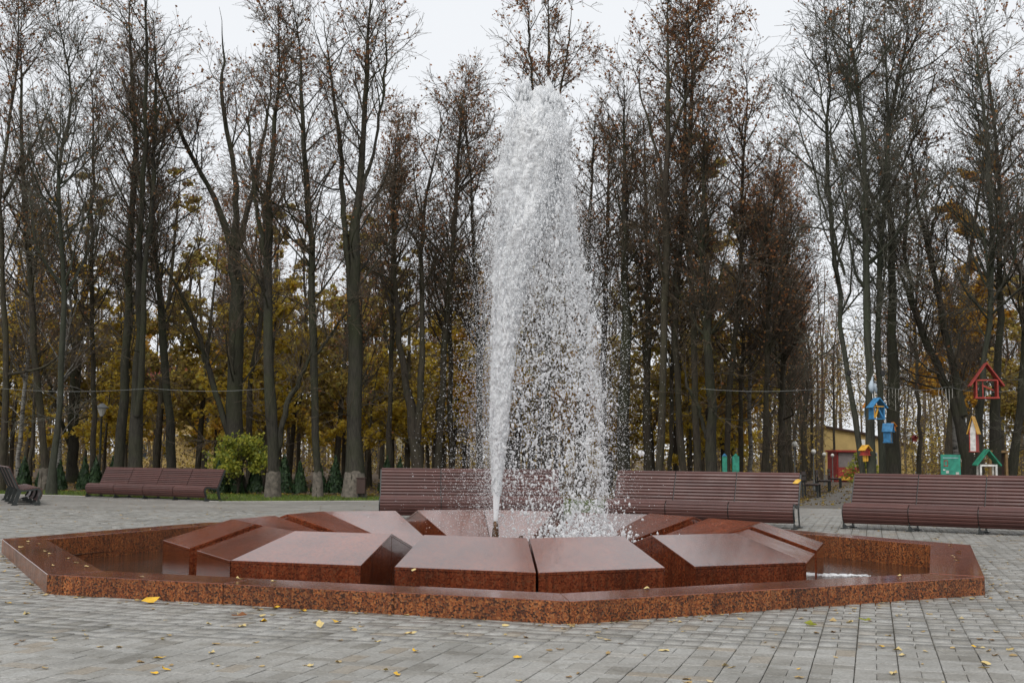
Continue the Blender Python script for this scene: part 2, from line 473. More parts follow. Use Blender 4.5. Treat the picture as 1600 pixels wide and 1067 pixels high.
# paving stones: strips with one crosswise stone and one pair of lengthwise stones in turn
SW = 0.245; PER = 0.365; J = 0.006
def in_frustum(x, y):
    return (y > 5.3) & (y < 26.5) & (np.abs(x) < 0.46 * y + 1.2)
def oct_apo(x, y):
    dx, dy = x - CX, y - CY
    m_ = np.full(np.shape(x), -1e9)
    for k in range(8):
        a = -math.pi / 2 + (k + 0.5) * math.pi / 4 + ROT
        m_ = np.maximum(m_, dx * math.cos(a) + dy * math.sin(a))
    return m_
def point_in(poly, x, y):
    ins = np.zeros(x.shape, bool)
    j = len(poly) - 1
    for i in range(len(poly)):
        xi, yi = poly[i]; xj, yj = poly[j]
        c_ = ((yi > y) != (yj > y)) & (x < (xj - xi) * (y - yi) / (yj - yi + 1e-12) + xi)
        ins ^= c_; j = i
    return ins
cu, cs, hw, hd = [], [], [], []
for iu in range(-90, 90):
    ph = rng.uniform(0, PER)
    k = np.arange(-20, 130)
    s0 = k * PER + ph
    n_ = len(s0)
    jit = rng.normal(0, 0.0015, n_)
    cu += [np.full(n_, iu * SW), np.full(n_, iu * SW - SW / 4 + 0.0006), np.full(n_, iu * SW + SW / 4 - 0.0006)]
    cs += [s0 + jit, s0 + 0.1825, s0 + 0.1825 + jit]
    hw += [np.full(n_, SW / 2 - J * 0.5), np.full(n_, SW / 4 - 0.0022), np.full(n_, SW / 4 - 0.0022)]
    hd += [np.full(n_, 0.0605 - 0.0012), np.full(n_, 0.122 - 0.0012), np.full(n_, 0.122 - 0.0012)]
cu, cs, hw, hd = map(np.concatenate, (cu, cs, hw, hd))
px_ = cu * su[0] + cs * ss[0]; py_ = cu * su[1] + cs * ss[1]
ap = oct_apo(px_, py_)
ok = in_frustum(px_, py_) & (ap > RB * math.cos(math.pi / 8) - 0.12) & point_in(edge, px_, py_)
cu, cs, hw, hd, px_, py_, ap = (a[ok] for a in (cu, cs, hw, hd, px_, py_, ap))
score = py_ + 0.0 * px_
vis = (np.abs(px_) < 0.425 * py_) & (py_ > 6.55) & (ap > RB * math.cos(math.pi / 8) + 0.1)
order = np.argsort(np.where(vis, score, 1e6))
near = order[:300]; rest = order[300:]
def paver_mesh(name, w, d):
    ch = 0.003
    z1 = 0.0
    vs = [(-w, -d, -0.03), (w, -d, -0.03), (w, d, -0.03), (-w, d, -0.03), (-w, -d, z1 - ch), (w, -d, z1 - ch), (w, d, z1 - ch), (-w, d, z1 - ch),
          (-w + ch, -d + ch, z1), (w - ch, -d + ch, z1), (w - ch, d - ch, z1), (-w + ch, d - ch, z1)]
    fs = [(0, 1, 5, 4), (1, 2, 6, 5), (2, 3, 7, 6), (3, 0, 4, 7), (4, 5, 9, 8), (5, 6, 10, 9), (6, 7, 11, 10), (7, 4, 8, 11), (8, 9, 10, 11)]
    me = bpy.data.meshes.new(name); me.from_pydata(vs, [], fs); me.update(); me.materials.append(M['paver'])
    return me
pm_h = paver_mesh('paver_cross', SW / 2 - J * 0.5, 0.0605 - 0.0012); pm_v = paver_mesh('paver_long', SW / 4 - 0.0022, 0.122 - 0.0012)
for i in near:
    o = link('paving_stone', pm_h if hw[i] > 0.08 else pm_v, None, plaza)
    o.location = (px_[i], py_[i], rng.normal(0, 0.0012))
    o.rotation_euler = (rng.normal(0, 0.003), rng.normal(0, 0.003), -SD + rng.normal(0, 0.004))
n_ = len(rest)
base = np.array([(-1, -1, 0), (1, -1, 0), (1, 1, 0), (-1, 1, 0)], float)
w_, d_ = hw[rest], hd[rest]
z_ = rng.normal(0, 0.0014, n_)
V = np.zeros((n_, 8, 3))
for q in range(4):
    lu = base[q, 0] * w_; ls = base[q, 1] * d_
    X_ = px_[rest] + lu * su[0] + ls * ss[0]; Y_ = py_[rest] + lu * su[1] + ls * ss[1]
    V[:, q] = np.stack([X_, Y_, z_ * 0 - 0.03], 1)
    lu *= 1 - 0.003 / w_; ls *= 1 - 0.003 / d_
    X_ = px_[rest] + lu * su[0] + ls * ss[0]; Y_ = py_[rest] + lu * su[1] + ls * ss[1]
    V[:, 4 + q] = np.stack([X_, Y_, z_ + rng.normal(0, 0.0005, n_)], 1)
F0 = np.array([(0, 1, 5, 4), (1, 2, 6, 5), (2, 3, 7, 6), (3, 0, 4, 7), (4, 5, 6, 7)])
F = (np.arange(n_)[:, None, None] * 8 + F0[None]).reshape(-1, 4)
me = nmesh('paving_stones', V, F)
at_ = me.attributes.new('tone', 'FLOAT', 'FACE')
at_.data.foreach_set('value', np.repeat(rng.random(n_), 5).astype(np.float32))
o = link('paving_stones', me, M['paver_mass'], plaza); o['kind'] = 'stuff'
# paving beyond the stones that can be told apart: one sheet, joints in the material
m, t, b = mat('paving_far')
p = gpos(t)
mp = N(t, 'ShaderNodeMapping'); mp.inputs['Rotation'].default_value = (0, 0, SD); t.links.new(p, mp.inputs[0])
br = N(t, 'ShaderNodeTexBrick'); br.inputs['Scale'].default_value = 1.0
br.inputs['Brick Width'].default_value = SW; br.inputs['Row Height'].default_value = 0.18; br.inputs['Mortar Size'].default_value = 0.004
br.inputs['Color1'].default_value = (0.215, 0.20, 0.178, 1); br.inputs['Color2'].default_value = (0.30, 0.285, 0.262, 1); br.inputs['Mortar'].default_value = (0.08, 0.075, 0.07, 1)
t.links.new(mp.outputs[0], br.inputs[0])
c = mix(t, 1.0, br.outputs[0], ramp(t, noise(t, 0.6, 5, 0.6, p), [(0.3, (0.72, 0.72, 0.71)), (0.7, (1.08, 1.08, 1.07))]), 'MULTIPLY')
t.links.new(c, b.inputs['Base Color'])
t.links.new(ramp(t, noise(t, 1.3, 5, 0.7, p), [(0.3, (0.38, 0.38, 0.38)), (0.7, (0.62, 0.62, 0.62))]), b.inputs['Roughness'])
yl = 26.5
farpoly = [(-60, yl), (-2.16, yl), (-3.3, 33.59), (-7.5, 31.79), (-12.8, 35.19), (-60, 46.99)]
far1 = sheet('paving_far', farpoly, -0.002, m, kind=None); far1.parent = plaza
far2 = sheet('paving_far', [(2.5, yl), (60, yl), (60, 28.99), (12, 29.49), (9.5, 30.99), (7.2, 31.59)], -0.002, m, kind=None); far2.parent = plaza
for sgn in (-1, 1):
    q = [(sgn * 3.6, 5.3), (sgn * 60, 5.3), (sgn * 60, yl), (sgn * 13.36, yl)]
    f3 = sheet('paving_far', q, -0.002, m, kind=None); f3.parent = plaza
f3 = sheet('paving_far', [(-60, -40), (60, -40), (60, 5.3), (-60, 5.3)], -0.002, m, kind=None); f3.parent = plaza

# kerb between paving and lawn
def kerb(pts):
    mb = MB()
    pts = [np.array(p_) for p_ in pts]
    for i in range(len(pts) - 1):
        a, b_ = pts[i], pts[i + 1]
        L = np.linalg.norm(b_ - a); d = (b_ - a) / L; n = np.array([-d[1], d[0]])
        k = max(1, int(L / 1.0))
        for q in range(k):
            s0, s1 = a + d * (L * q / k + 0.004), a + d * (L * (q + 1) / k - 0.004)
            c4 = [s0, s1, s1 + n * 0.08, s0 + n * 0.08]
            mb.add([(*c_, -0.05) for c_ in c4] + [(*c_, 0.012) for c_ in c4], [(0, 1, 5, 4), (1, 2, 6, 5), (2, 3, 7, 6), (3, 0, 4, 7), (4, 5, 6, 7)])
    return mb
o = kerb([(-3.3, 33.61), (-7.5, 31.81), (-12.8, 35.21), (-30, 39.3)]).build('lawn_kerb', M['concrete']); o['kind'] = 'structure'

# ------------------------------------------------------------------ the fountain
fountain = empty('fountain', (CX, CY, 0))
tag(fountain, 'octagonal red granite fountain of sloping blocks ringed by a low rim', 'fountain')
FO = Vector((CX, CY, 0))
def fadd(name, vs, fs, material, parent=fountain, bevel=0.0):
    mb = MB(); mb.add([Vector(v) - FO for v in vs], fs)
    return mb.build(name, material, parent, bevel=bevel)
def hexa(lo, hi):
    """prism from matching bottom and top loops"""
    n = len(lo)
    return list(lo) + list(hi), [tuple(range(n))[::-1], tuple(range(n, 2 * n))] + [(i, (i + 1) % n, n + (i + 1) % n, n + i) for i in range(n)]
CW = 0.48
RIM = [(0.438, 9.0), (4.347, 11.287), (5.836, 15.587), (3.682, 19.571), (-0.625, 20.927), (-4.68, 18.95), (-6.15, 14.9), (-3.975, 10.61)]
def inset(poly, w):
    out = []
    n = len(poly); cen = np.mean(np.array(poly), 0)
    for i in range(n):
        a, b2, c2 = (np.array(poly[j % n]) for j in (i - 1, i, i + 1))
        def ln(p, q):
            d = (q - p) / np.linalg.norm(q - p); nn = np.array([-d[1], d[0]])
            if nn @ (cen - p) < 0: nn = -nn
            return p + nn * w, d
        p1, d1 = ln(a, b2); p2, d2 = ln(b2, c2)
        tt = np.linalg.solve(np.array([d1, -d2]).T, p2 - p1)
        out.append(tuple(p1 + d1 * tt[0]))
    return out
RIMI = inset(RIM, CW)
APO = RB * math.cos(math.pi / 8); RI = (APO - CW) / math.cos(math.pi / 8)
cuts = {0: [0.5], 7: [0.36, 0.66, 0.965], 6: [0.5], 1: [0.5]}
for k in range(8):
    A, B, a, b_ = (Vector((*q[j % 8], 0)) for q, j in ((RIM, k), (RIM, k + 1), (RIMI, k), (RIMI, k + 1)))
    if k == 7: ts = [0, 0.035, 0.375, 0.70, 1]
    elif k == 0: ts = [0, 0.48, 1]
    elif k == 6: ts = [0, 0.33, 0.72, 1]
    else: ts = [0, 0.36, 0.69, 1]
    for i in range(len(ts) - 1):
        t0, t1 = ts[i], ts[i + 1]
        L = (B - A).length
        g = 0.0018 / L
        t0 += g; t1 -= g
        dz = rng.normal(0, 0.0015)
        # inner points found square to the edge except at the mitred corners
        d = (B - A).normalized(); nin = Vector((-d.y, d.x, 0))
        if nin.dot(Vector((CX, CY, 0)) - A) < 0: nin = -nin
        p0, p1 = A.lerp(B, t0), A.lerp(B, t1)
        q0 = a.lerp(b_, g) if i == 0 else p0 + nin * CW
        q1 = a.lerp(b_, 1 - g) if i == len(ts) - 2 else p1 + nin * CW
        if k == 7 and i == 0: q0, q1 = a.lerp(b_, 0.002), a.lerp(b_, 0.004)
        if k == 7 and i == 1: q0 = a.lerp(b_, 0.007)
        lo = [Vector((*p_[:2], -0.42)) for p_ in (p0, p1, q1, q0)]
        hi = [Vector((*p_[:2], ZB + dz)) for p_ in (p0, p1, q1, q0)]
        vs, fs = hexa(lo, hi)
        o = fadd('rim_slab', vs, fs, M['granite_rim'], bevel=0.004)
        o.data.materials.append(M['granite_rough'])
        for pl in o.data.polygons:
            if abs(pl.normal.z) < 0.3: pl.material_index = 1
flo = [octo(5.3, k, -0.45) for k in range(8)]; fhi = [octo(5.3, k, -0.38) for k in range(8)]
vs, fs = hexa(flo, fhi); fadd('basin_floor', vs, fs, M['granite'])

RC, ZC = 1.25, -0.10            # where the inner slopes end
NH = 0.17                       # half width of the notch in the middle of every side
def side_pt(r, k, side, z, off):
    """point on octagon side k at circumradius r: off metres from the middle (side=-1: towards vertex k) or, off None, the vertex"""
    A, B = octo(r, k), octo(r, k + 1)
    if off is None: p_ = A if side < 0 else B
    else:
        mid = (A + B) / 2; d = (B - A).normalized()
        p_ = mid + d * off * side
    return Vector((*p_[:2], z))
for k in range(8):
    for side in (-1, 1):
        bl = empty('granite_block'); bl.parent = fountain
        d = (octo(1, k + 1) - octo(1, k)).normalized() * side
        def corner(r, z, gap):
            v = side_pt(r, k, side, z, None)
            return v - d * gap
        g = 0.011 if ((k == 7 and side > 0) or (k == 0 and side < 0)) else 0.004
        th = 0.03
        dz = rng.normal(0, 0.004) + (0.0)
        oc, oi = corner(RO, ZO + dz, g), side_pt(RO, k, side, ZO + dz, NH)
        rc, ri = corner(RR, ZR + dz, g), side_pt(RR, k, side, ZR + dz, NH)
        cc, ci = corner(RC, ZC, g), side_pt(RC, k, side, ZC, NH)
        def down(v, z): return Vector((v.x, v.y, z))
        dv = Vector((0, 0, -th))
        seq = (oc, oi, ri, rc)
        # core under the slabs: outer half and inner half with the joint at the ridge
        for nm, quad in (('outer_body', (oc, oi, ri, rc)), ('inner_body', (rc, ri, ci, cc))):
            quad = list(quad)
            cen = sum(quad, Vector()) / 4
            def ins(v, e=0.004):
                w = cen - v; w.z = 0
                return v + w.normalized() * e
            hi = [ins(v) + dv * 1.06 for v in quad]
            lo = [Vector((v.x, v.y, -0.385)) for v in hi]
            vs, fs = hexa(lo, hi); o = fadd(nm, vs, fs, M['granite'], bl)
            top = [ins(v, 0.0015) for v in quad]; bot = [v + dv for v in top]
            vs, fs = hexa(bot, top); o = fadd('top_slab', vs, fs, M['granite_dull'] if k in (1, 2, 5, 6) else M['granite'], bl, bevel=0.003)
nz = MB(); NX, NY = -0.07, 0.0
nz.lathe([(0.06, -0.3), (0.06, 0.1), (0.048, 0.2), (0.04, 0.3), (0.032, 0.36), (0.031, 0.43), (0.024, 0.43), (0.022, 0.40)], 20, NX, NY)
nz.build('nozzle', M['bronze'], fountain, smooth=True)
nz = MB(); nz.lathe([(0.022, -0.3), (0.022, 0.24), (0.026, 0.24), (0.026, 0.275)], 12, 0.24, -0.3)
nz.build('jet_pipe', M['bronze'], fountain)
sheet('water', inset(RIM, CW - 0.05), ZW, M['water'])

# ------------------------------------------------------------------ the water jet
JX, JY = CX + NX, CY + NY
def interp(z, table):
    zs = [a for a, _ in table]; vs = [b_ for _, b_ in table]
    return np.interp(z, zs, vs)
# all in metres from the nozzle axis, by height
core_c = [(0.43, 0.0), (1.3, 0.02), (2.1, 0.05), (2.9, 0.10), (3.5, 0.17), (4.0, 0.26), (4.5, 0.36), (5.2, 0.45), (5.9, 0.46)]
core_w = [(0.43, 0.026), (0.9, 0.055), (1.6, 0.10), (2.4, 0.125), (3.2, 0.16), (3.7, 0.205), (4.2, 0.29), (4.7, 0.36), (5.2, 0.37), (5.6, 0.28), (5.9, 0.2)]
left_e = [(0.3, -0.05), (1.3, -0.09), (2.9, -0.07), (3.7, -0.06), (4.5, 0.0), (5.2, 0.09), (5.6, 0.17), (5.9, 0.24)]
right_e = [(0.2, 1.38), (1.3, 1.36), (2.1, 1.30), (2.9, 1.18), (3.7, 1.04), (4.3, 0.94), (4.9, 0.87), (5.3, 0.82), (5.6, 0.74), (5.9, 0.62)]
jet = empty('water_jet', (JX, JY, 0))
tag(jet, 'tall white plume of water shot up from the nozzle and falling right', 'water jet')

def ico():
    g_ = (1 + 5 ** 0.5) / 2
    v = np.array([(-1, g_, 0), (1, g_, 0), (-1, -g_, 0), (1, -g_, 0), (0, -1, g_), (0, 1, g_), (0, -1, -g_), (0, 1, -g_), (g_, 0, -1), (g_, 0, 1), (-g_, 0, -1), (-g_, 0, 1)])
    v /= np.linalg.norm(v[0])
    f = np.array([(0, 11, 5), (0, 5, 1), (0, 1, 7), (0, 7, 10), (0, 10, 11), (1, 5, 9), (5, 11, 4), (11, 10, 2), (10, 7, 6), (7, 1, 8), (3, 9, 4), (3, 4, 2), (3, 2, 6), (3, 6, 8), (3, 8, 9), (4, 9, 5), (2, 4, 11), (6, 2, 10), (8, 6, 7), (9, 8, 1)])
    return v, f
ICO = ico()
OCT = (np.array([(1, 0, 0), (-1, 0, 0), (0, 1, 0), (0, -1, 0), (0, 0, 1), (0, 0, -1)], float), np.array([(0, 2, 4), (2, 1, 4), (1, 3, 4), (3, 0, 4), (2, 0, 5), (1, 2, 5), (3, 1, 5), (0, 3, 5)]))
TET = (np.array([(1, 1, 1), (1, -1, -1), (-1, 1, -1), (-1, -1, 1)], float) * 0.75, np.array([(0, 1, 2), (0, 3, 1), (0, 2, 3), (1, 3, 2)]))
def randrot(n):
    q = rng.normal(size=(n, 4)); q /= np.linalg.norm(q, axis=1, keepdims=True)
    w, x, y, z = q.T
    return np.stack([np.stack([1 - 2 * (y * y + z * z), 2 * (x * y - z * w), 2 * (x * z + y * w)], -1),
                     np.stack([2 * (x * y + z * w), 1 - 2 * (x * x + z * z), 2 * (y * z - x * w)], -1),
                     np.stack([2 * (x * z - y * w), 2 * (y * z + x * w), 1 - 2 * (x * x + y * y)], -1)], 1)
def blobs(C, S, shape, wob=0.0, rot=True, stretch=None):
    v, f = shape
    n = len(C)
    L = np.repeat(v[None], n, 0)
    if wob: L = L * (1 + rng.uniform(-wob, wob, (n, len(v), 1)))
    if rot: L = np.einsum('nij,nvj->nvi', randrot(n), L)
    L = L * S[:, None, None]
    if stretch is not None: L[:, :, 2] *= stretch[:, None]
    V = C[:, None, :] + L
    return V.reshape(-1, 3), (np.arange(n)[:, None, None] * len(v) + f[None]).reshape(-1, 3)

# solid core: a lumpy, twisted column
nz_, na = 340, 72
zz = np.linspace(0.42, 5.88, nz_); aa = np.linspace(0, 2 * np.pi, na, endpoint=False)
def wobble(nw, f0, f1, a0_, a1_):
    out = 0
    for _ in range(nw):
        out = out + np.sin(zz[:, None] * rng.uniform(f0, f1) + aa[None] * rng.integers(a0_, a1_) * rng.choice((-1, 1)) + rng.uniform(0, 6.28))
    return out / nw ** 0.5
lump = wobble(7, 3, 9, 1, 4) * 0.13 + wobble(10, 4, 16, 4, 12) * 0.10 + wobble(14, 6, 30, 12, 30) * 0.08
lump = lump + rng.normal(0, 0.03, (nz_, na))
amp = np.interp(zz, [0.42, 0.7, 1.6, 5.8], [0.0, 0.25, 0.9, 0.85])[:, None]
wz = interp(zz, core_w)[:, None] * np.interp(zz, [0.4, 2.0, 3.4, 4.2, 4.8, 5.5, 5.80], [1, 0.95, 0.95, 0.95, 1.0, 0.98, 0.5])[:, None]
rad = wz * (1 + amp * lump)
sway = 0.02 * np.sin(zz * 5.0) * np.clip((zz - 0.7) / 2, 0, 1)
X_ = interp(zz, core_c)[:, None] + sway[:, None] + rad * np.cos(aa)[None]
Y_ = rad * np.interp(zz, [0, 3.5, 4.5, 6], [0.95, 0.9, 0.62, 0.6])[:, None] * np.sin(aa)[None]
# two crests with a dip between them at the very top
Zc = np.repeat(zz[:, None], na, 1) - np.clip((zz - 5.1) / 0.7, 0, 1)[:, None] * 0.16 * np.exp(-((X_ - 0.37) / 0.05) ** 2)
Vc = np.stack([X_, Y_, Zc], -1).reshape(-1, 3)
Vc = Vc + rng.normal(0, 0.004, Vc.shape) * np.clip((Vc[:, 2:3] - 0.6), 0, 1)
i0 = np.arange(nz_ - 1)[:, None] * na; k0 = np.arange(na)[None]; k1 = (k0 + 1) % na
Q = np.stack([i0 + k0, i0 + k1, i0 + k1 + na, i0 + k0 + na], -1).reshape(-1, 4)
cap = np.arange((nz_ - 1) * na, nz_ * na)[None]
o = link('water_column', nmesh('water_column', Vc, [Q, cap], True), M['foam'], jet)

# foam tearing off the column and filling the head of the plume
n1 = 4500
z = rng.uniform(0.75, 5.6, n1)
cw = interp(z, core_w); an = rng.uniform(0, 2 * np.pi, n1); rr = cw * np.sqrt(rng.uniform(0.95, 1.6, n1))
C1 = np.stack([interp(z, core_c) + rr * np.cos(an), rr * np.sin(an) * np.interp(z, [0, 3.5, 4.5, 6], [0.9, 0.9, 0.62, 0.6]), z], 1)
S1 = rng.gamma(2.2, 0.0028, n1) * np.interp(z, [0.7, 1.6, 5.5], [0.5, 0.9, 1.1]) + 0.003
n2 = 6500
z = 5.8 - 3.3 * rng.beta(1.5, 2.4, n2)
le, re = interp(z, left_e), interp(z, right_e)
u = rng.beta(1.0, 1.3, n2)
u = np.where((z > 4.3) & (rng.random(n2) < 0.6), rng.beta(4, 1, n2), u)
C2 = np.stack([le + (re - le) * u, rng.normal(0, 0.19, n2) * np.interp(z, [3, 5.4, 5.85], [1.2, 1.0, 0.5]), z], 1)
S2 = rng.gamma(2.0, 0.0030, n2) + 0.0028
# clumps at the very top: rounded bulges of water
n3 = 700
bc = np.array([(0.30, 0.0, 5.80), (0.36, 0.05, 5.70), (0.52, -0.02, 5.72), (0.60, 0.05, 5.76), (0.68, 0.0, 5.66), (0.45, 0.0, 5.6), (0.24, 0, 5.55), (0.74, 0, 5.48)])
bi = rng.integers(0, len(bc), n3)
C3 = bc[bi] + rng.normal(0, 1, (n3, 3)) * np.array([0.045, 0.05, 0.06])
S3 = rng.gamma(3, 0.006, n3) + 0.006
Cf = np.concatenate([C1, C2, C3]); Sf = np.concatenate([S1, S2, S3])
V, F = blobs(Cf, Sf, OCT, 0.3, True, rng.uniform(1.2, 4.0, len(Cf)))
o = link('foam', nmesh('foam', V, F, True), M['drop'], jet); o['kind'] = 'stuff'

# falling curtain: drops, thinning downwards, and torn ligaments
n4 = 15500
z = 5.3 * (1 - rng.beta(1.0, 1.5, n4)) + 0.12
z = np.clip(z, 0.0, 5.5)
le, re = interp(z, core_c) + interp(z, core_w) * 0.4, interp(z, right_e)
u = np.where(rng.random(n4) < 0.85, rng.beta(0.95, 1.25, n4), rng.normal(0.84, 0.13, n4))
C4 = np.stack([le + (re - le) * u, rng.normal(0, 0.24, n4), z], 1)
S4 = rng.gamma(2.0, 0.0026, n4) + 0.0028
n5 = 900
z = 4.9 * rng.beta(1.2, 1.4, n5) + 0.1
le, re = interp(z, core_c) + interp(z, core_w), interp(z, right_e)
u = np.where(rng.random(n5) < 0.5, rng.beta(1.2, 1.0, n5), rng.normal(0.84, 0.14, n5))
c0 = np.stack([le + (re - le) * u, rng.normal(0, 0.22, n5), z], 1)
st = 6
walk = np.cumsum(rng.normal(0, 0.009, (n5, st, 3)) + rng.normal(0, 1, (n5, 1, 3)) * np.array([0.007, 0.007, 0.016]), 1)
C5 = (c0[:, None] + walk).reshape(-1, 3); S5 = (rng.gamma(2.4, 0.0028, (n5, st)) + 0.003).ravel()
# splash where the water lands behind the front blocks
n6 = 3000
C6 = np.stack([rng.normal(1.0, 0.32, n6), rng.normal(0, 0.4, n6), np.abs(rng.exponential(0.16, n6)) + 0.02], 1); S6 = rng.gamma(2.2, 0.004, n6) + 0.004
C = np.concatenate([C4, C5, C6]); S = np.concatenate([S4, S5, S6])
V, F = blobs(C, S, OCT, 0.2, True, rng.uniform(0.9, 1.9, len(C)))
o = link('falling_drops', nmesh('falling_drops', V, F, True), M['drop'], jet); o['kind'] = 'stuff'

# white flecks modelled in place of sky reflection on the water, right-hand side
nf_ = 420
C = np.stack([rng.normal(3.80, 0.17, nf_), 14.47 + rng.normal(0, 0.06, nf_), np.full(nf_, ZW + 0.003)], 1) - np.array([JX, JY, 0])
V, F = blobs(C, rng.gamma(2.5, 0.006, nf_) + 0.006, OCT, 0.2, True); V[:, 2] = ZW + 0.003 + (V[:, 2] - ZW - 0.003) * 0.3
o = link('sky_glint', nmesh('sky_glint', V, F, True), M['foam'], jet); o['kind'] = 'stuff'
# fine spray drifting to both sides
n7 = 22000
z = rng.beta(1.25, 1.25, n7) * 5.2 + 0.25
sc = np.interp(z, [0.2, 2.0, 3.5, 5.2], [0.20, 0.19, 0.11, 0.05])
xl = interp(z, left_e) + 0.04 - rng.exponential(1, n7) * sc
C7 = np.stack([xl, rng.normal(0, 0.3, n7), z], 1)
n8 = 19000
z = rng.beta(1.35, 1.2, n8) * 5.0 + 0.2
sc = np.interp(z, [0.2, 2.0, 3.5, 5.2], [0.13, 0.17, 0.17, 0.05])
C8 = np.stack([interp(z, right_e) - 0.12 + rng.exponential(1, n8) * sc, rng.normal(0, 0.3, n8), z], 1)
n9 = 26000
z = rng.uniform(0.2, 4.2, n9); le, re = interp(z, core_c), interp(z, right_e)
C9 = np.stack([le + (re - le) * rng.random(n9), rng.normal(0, 0.3, n9), z], 1)
C = np.concatenate([C7, C8, C9]); S = rng.gamma(2.5, 0.0009, len(C)) + 0.0018
V, F = blobs(C, S, TET)
o = link('fine_spray', nmesh('fine_spray', V, F), M['drop'], jet); o['kind'] = 'stuff'

# ------------------------------------------------------------------ benches
MOD = 1.16
# cross-section: y back, z up; faces -y
sec = [(0.075, 0.125), (0.035, 0.175), (0.012, 0.235), (0.0, 0.295), (0.005, 0.355), (0.032, 0.41), (0.085, 0.443), (0.15, 0.448), (0.215, 0.436), (0.28, 0.424), (0.345, 0.412), (0.41, 0.402), (0.475, 0.398)]
bk = [(0.535, 0.445)] + [(0.535 + 0.0265 * i * 1.0, 0.445 + 0.0595 * i) for i in range(1, 9)]
def slat_mesh(name, L):
    mb = MB(); w = 0.0308; h = 0.013; c_ = 0.009
    poly = [(-w, -h), (w, -h), (w, -h + 0.006), (w - 0.006, h - 0.005), (w - 0.016, h), (-w + 0.016, h), (-w + 0.006, h - 0.005), (-w, -h + 0.006)]
    mb.prism(poly, 0.009, L - 0.009, 'x')
    me = mb.mesh(name); me.materials.append(M['slat']); return me
slatme = slat_mesh('slat', MOD)
def frame_mesh():
    mb = MB()
    line = [(0.075, 0.11)] + sec[1:] + bk + [(0.775, 0.965)]
    # ribbon under the slats
    n = len(line); outer, inner = [], []
    for i, (y, z) in enumerate(line):
        a = np.array(line[max(0, i - 1)]); b_ = np.array(line[min(n - 1, i + 1)])
        d = (b_ - a) / np.linalg.norm(b_ - a); nrm = np.array([d[1], -d[0]])   # to the rear / below
        p_ = np.array([y, z])
        outer.append(p_ + nrm * 0.012); inner.append(p_ + nrm * 0.055)
    for i in range(n - 1):
        mb.prism([tuple(outer[i]), tuple(outer[i + 1]), tuple(inner[i + 1]), tuple(inner[i])], -0.014, 0.014, 'x')
    mb.prism([(0.05, 0.13), (0.11, 0.15), (0.10, 0.02), (0.05, 0.02)], -0.0065, 0.0065, 'x')
    mb.prism([(0.47, 0.36), (0.56, 0.40), (0.66, 0.02), (0.58, 0.02)], -0.0065, 0.0065, 'x')
    mb.prism([(0.03, 0.02), (0.68, 0.02), (0.68, 0.045), (0.24, 0.045), (0.14, 0.085), (0.03, 0.085)], -0.0075, 0.0075, 'x')
    mb.box(-0.05, 0.05, 0.04, 0.17, -0.002, 0.018)
    mb.box(-0.05, 0.05, 0.55, 0.70, -0.002, 0.018)
    me = mb.mesh('frame'); me.materials.append(M['iron']); return me
frameme = frame_mesh()
def bench(label, x, y, rz, n, z=0.0):
    r = empty('slatted_bench', (x, y, z), rz)
    tag(r, label, 'bench', 'slatted benches around the plaza')
    for k in range(n):
        pts = sec + bk
        for i, (py, pz) in enumerate(pts):
            q = sec if i < len(sec) else bk
            j = i if i < len(sec) else i - len(sec)
            a = q[max(0, j - 1)]; b_ = q[min(len(q) - 1, j + 1)]
            ang = math.atan2(b_[1] - a[1], b_[0] - a[0])
            o = link('slat', slatme, None, r)
            o.location = (k * MOD, py, pz); o.rotation_euler = (ang, 0, 0)
        # rounded top rail
        o = link('top_rail', slatme, None, r); o.location = (k * MOD, 0.775, 0.968); o.rotation_euler = (R(25), 0, 0)
    for k in range(n + 1):
        o = link('frame', frameme, None, r); o.location = (k * MOD, 0, 0)
    return r
bench('long brown slatted bench left of the falling water', -2.46, 23.06, R(4.5), 3)
bench('long brown slatted bench with a yellow leaf on its back, left of the alley', 1.76, 22.89, R(-23), 3)
bench('long brown slatted bench cut by the right edge, right of the alley', 5.93, 21.93, R(-33), 4)
bl_ = bench('distant brown slatted bench on the lawn edge below the dark trees', -11.9, 34.3, R(-31.9), 4); bl_.scale = (1, 0.92, 0.84)
bs_ = bench('dark bench seen from its end at the left edge', -10.88, 28.5, R(116), 3); bs_.scale = (1, 0.95, 0.9)

